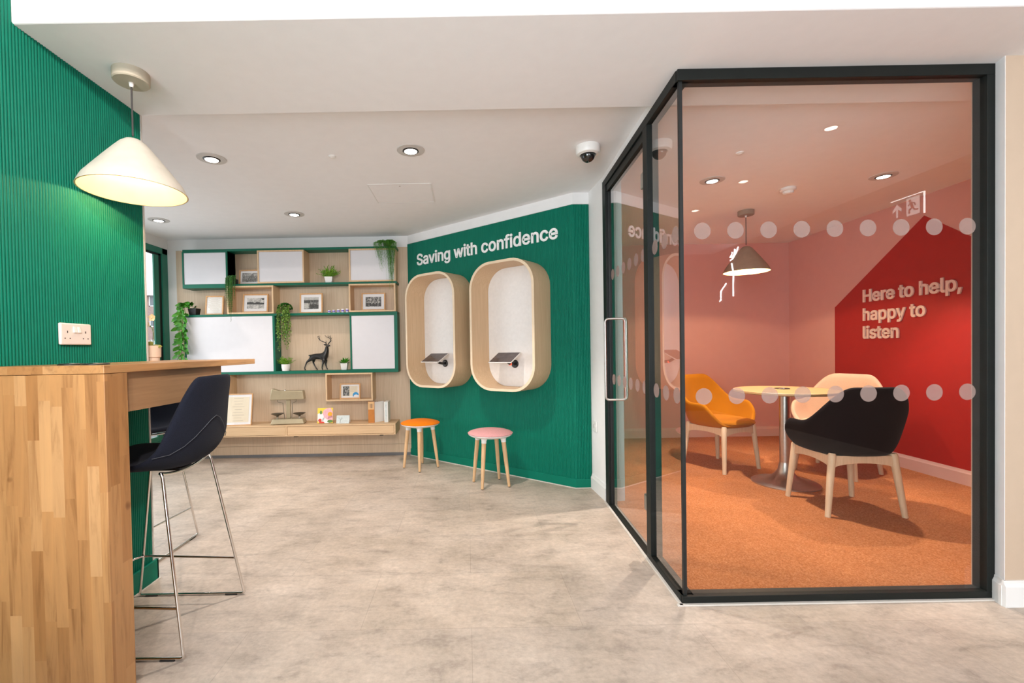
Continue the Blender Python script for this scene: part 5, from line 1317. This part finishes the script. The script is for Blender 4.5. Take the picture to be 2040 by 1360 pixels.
# fern hanging from the top right
t = thing('hanging_fern', 'feathery green fern spilling over the top right of the shelf wall', 'trailing plant', (-0.835, FY + 0.07, 2.2625))
obj('pot', G().lathe([(0, 0), (0.035, 0), (0.045, 0.045), (0.04, 0.045), (0, 0.04)], (0, 0, 0), 20), M['black_pot'], t)
rnd = random.Random(14); g = G()
for k in range(95):
    a = rnd.uniform(-PI, 0.0); rr = rnd.uniform(.05, .12); x = math.cos(a) * rr * 1.05; L = rnd.choice((.12, .22, .32, .42, .52)) * rnd.uniform(.7, 1.05)
    if x < -.03: L *= .55
    yy = -0.095 - rnd.uniform(0, .05)
    xe = x + (0.055 - x) * min(1, L / .5) * .75 + rnd.uniform(-.02, .02)
    path = [Vector((x * .2, -.01, .045)), Vector((x * .6, -.05, .068 + rnd.uniform(-.015, .008))), Vector((x, yy, .02)), Vector((x * .6 + xe * .4, yy - .01, .02 - L * .33)), Vector((x * .25 + xe * .75, yy - .008, .02 - L * .66)), Vector((xe, yy, .02 - L))]
    g.tube(path, 0.0012, 4, r1=.0006)
    n_ = 12 + int(L * 45)
    for q in range(n_):
        u = .12 + .88 * q / n_; p = along_path(path, u); dirn = (along_path(path, min(1, u + .05)) - p)
        if dirn.length < 1e-5: continue
        dirn.normalize(); sd = Vector((1 if q % 2 else -1, rnd.uniform(-.5, .3), rnd.uniform(-.2, .3)))
        g.leaf(p, dirn * .9 + sd * .6, dirn.cross(sd), 0.024 * (1 - .5 * u), 0.0026, .1, 2)
obj('foliage', g, M['leaf_fern'], t, smooth=60)

# orchid on the bar
t = thing('potted_orchid', 'yellow orchid in a beige pot on the far end of the bar', 'potted plant', (-1.668, 2.385, ZT))
obj('pot', G().lathe([(0, 0.0), (0.034, 0.0), (0.034, 0.016), (0.040, 0.020), (0.0415, 0.080), (0.038, 0.080), (0.0375, 0.07), (0, 0.07)], (0, 0, 0), 40), M['beige_pot'], t, smooth=40)
obj('soil', G().lathe([(0, 0.0705), (0.0372, 0.0705)], (0, 0, 0), 24), M['soil'], t)
g = G()
g.leaf((0.0, 0, 0.07), (-.38, -.1, 1), (1, .3, .3), 0.070, 0.019, .5, 6, .25)
g.leaf((0.008, 0, 0.07), (.9, -.2, .42), (0, .6, 1), 0.062, 0.010, .35, 6, .3)
g.leaf((-0.01, 0, 0.07), (-.9, -.2, .5), (0, .6, 1), 0.052, 0.012, .4, 6, .3)
g.leaf((0, .01, 0.07), (.2, .6, .6), (1, 0, .2), 0.06, 0.014, .5, 6, .3)
obj('leaves', g, M['leaf_orchid'], t, smooth=60)
obj('flower_stem', G().tube([(0.004, 0, .07), (0.012, 0, .11), (0.013, -.002, .145), (0.005, -.004, .175), (-0.006, -.006, .192), (-.03, -.008, .190), (-.048, -.008, .176)], 0.0016, 8), M['stem'], t, smooth=60)
obj('support_cane', G().cone((0.0, .004, .07), (0.012, .004, .235), 0.0013, seg=8), M['ink_dark'], t)
def flower(c, s_, tilt):
    gg = G()
    for q in range(5):
        a = 2 * PI * q / 5 + tilt
        gg.leaf(Vector(c), (math.cos(a), -.35, math.sin(a)), (-math.sin(a), .1, math.cos(a)), .022 * s_, .0095 * s_, .05, 4)
    gg.sphere(Vector(c) + Vector((0, -.005, 0)), .0045 * s_, seg=8, rings=6)
    obj('flower', gg, M['petal'], t, smooth=60)
for c, s_, tl in (((.014, -.01, .228), 1.0, .3), ((-.012, -.012, .190), .85, .9), ((-.036, -.012, .186), 1.05, .1), ((-.044, -.012, .166), 1.1, .7), ((-.036, -.004, .215), .9, .5)): flower(c, s_, tl)

# ------------------------------------------------------------------ things behind the photographer that show only as reflections in the glass
t = thing('exit_sign', 'lit hanging exit sign with an arrow and a running figure, mirrored in the glass front', 'exit sign', (4.325, -0.42, 2.455), -PI / 2)
# local X runs along the wall, -Y faces the room
obj('panel', G().box(-0.165, -0.010, -0.10, 0.165, 0.0, 0.10), M['exit_panel'], t, smooth=0)
obj('lit_edge', G().box(-0.167, -0.013, 0.10, 0.167, 0.0, 0.107).box(0.165, -0.013, -0.10, 0.172, 0.0, 0.107) if False else G().box(-0.172, -0.013, 0.10, 0.167, 0.0, 0.107).box(-0.172, -0.013, -0.10, -0.165, 0.0, 0.10), M['exit_lit'], t, smooth=0)
g = G(); y_ = -0.0105
g.slab([(x, y_, z) for x, z in ((0.085, -.07), (0.105, -.07), (0.105, .01), (0.14, -.02), (0.14, .012), (0.095, .06), (0.05, .012), (0.05, -.02), (0.085, .01))], (0, -1, 0), .001)
obj('arrow', g, M['exit_mark'], t, smooth=0)
g = G().box(-0.13, -0.0115, -0.085, 0.0, -0.0105, 0.085)
obj('pictogram_field', g, M['exit_mark'], t, smooth=0)
g = G(); y_ = -0.0118
g.slab([(-0.035 + .013 * math.cos(k * PI / 6), y_, .058 + .013 * math.sin(k * PI / 6)) for k in range(12)], (0, -1, 0), .0006)
for a, b, r in (((-.045, .04), (-.062, -.012), .011), ((-.062, -.012), (-.03, -.03), .008), ((-.03, -.03), (-.032, -.066), .007), ((-.062, -.012), (-.085, -.04), .008), ((-.085, -.04), (-.115, -.042), .007), ((-.046, .036), (-.02, .012), .006), ((-.046, .036), (-.08, .026), .006), ((-.08, .026), (-.09, .0), .006)):
    g.cone((a[0], y_, a[1]), (b[0], y_, b[1]), r, r, 8)
obj('running_figure', g, M['exit_panel'], t, smooth=0)

nz = thing('neon_sign', 'white neon line sign, seen only as a bright mirror image in the glass front', 'neon sign', (4.335, -3.45, 0))
def NE(y_virtual, z): return Vector((0, (3.99 - y_virtual) + 3.45, z))
for path in ([(7.305, 1.94), (7.300, 2.18), (7.29, 2.30), (7.34, 2.48)], [(7.38, 2.53), (7.30, 2.55), (7.22, 2.62), (7.16, 2.70)], [(7.33, 2.56), (7.27, 2.61), (7.25, 2.69)], [(7.38, 2.58), (7.34, 2.61), (7.32, 2.655)], [(7.70, 1.90), (7.66, 1.91), (7.66, 2.06), (7.50, 2.17)]):
    obj('tube', G().tube([NE(a, z) for a, z in path], 0.011, 8), M['neon'], nz, smooth=60)
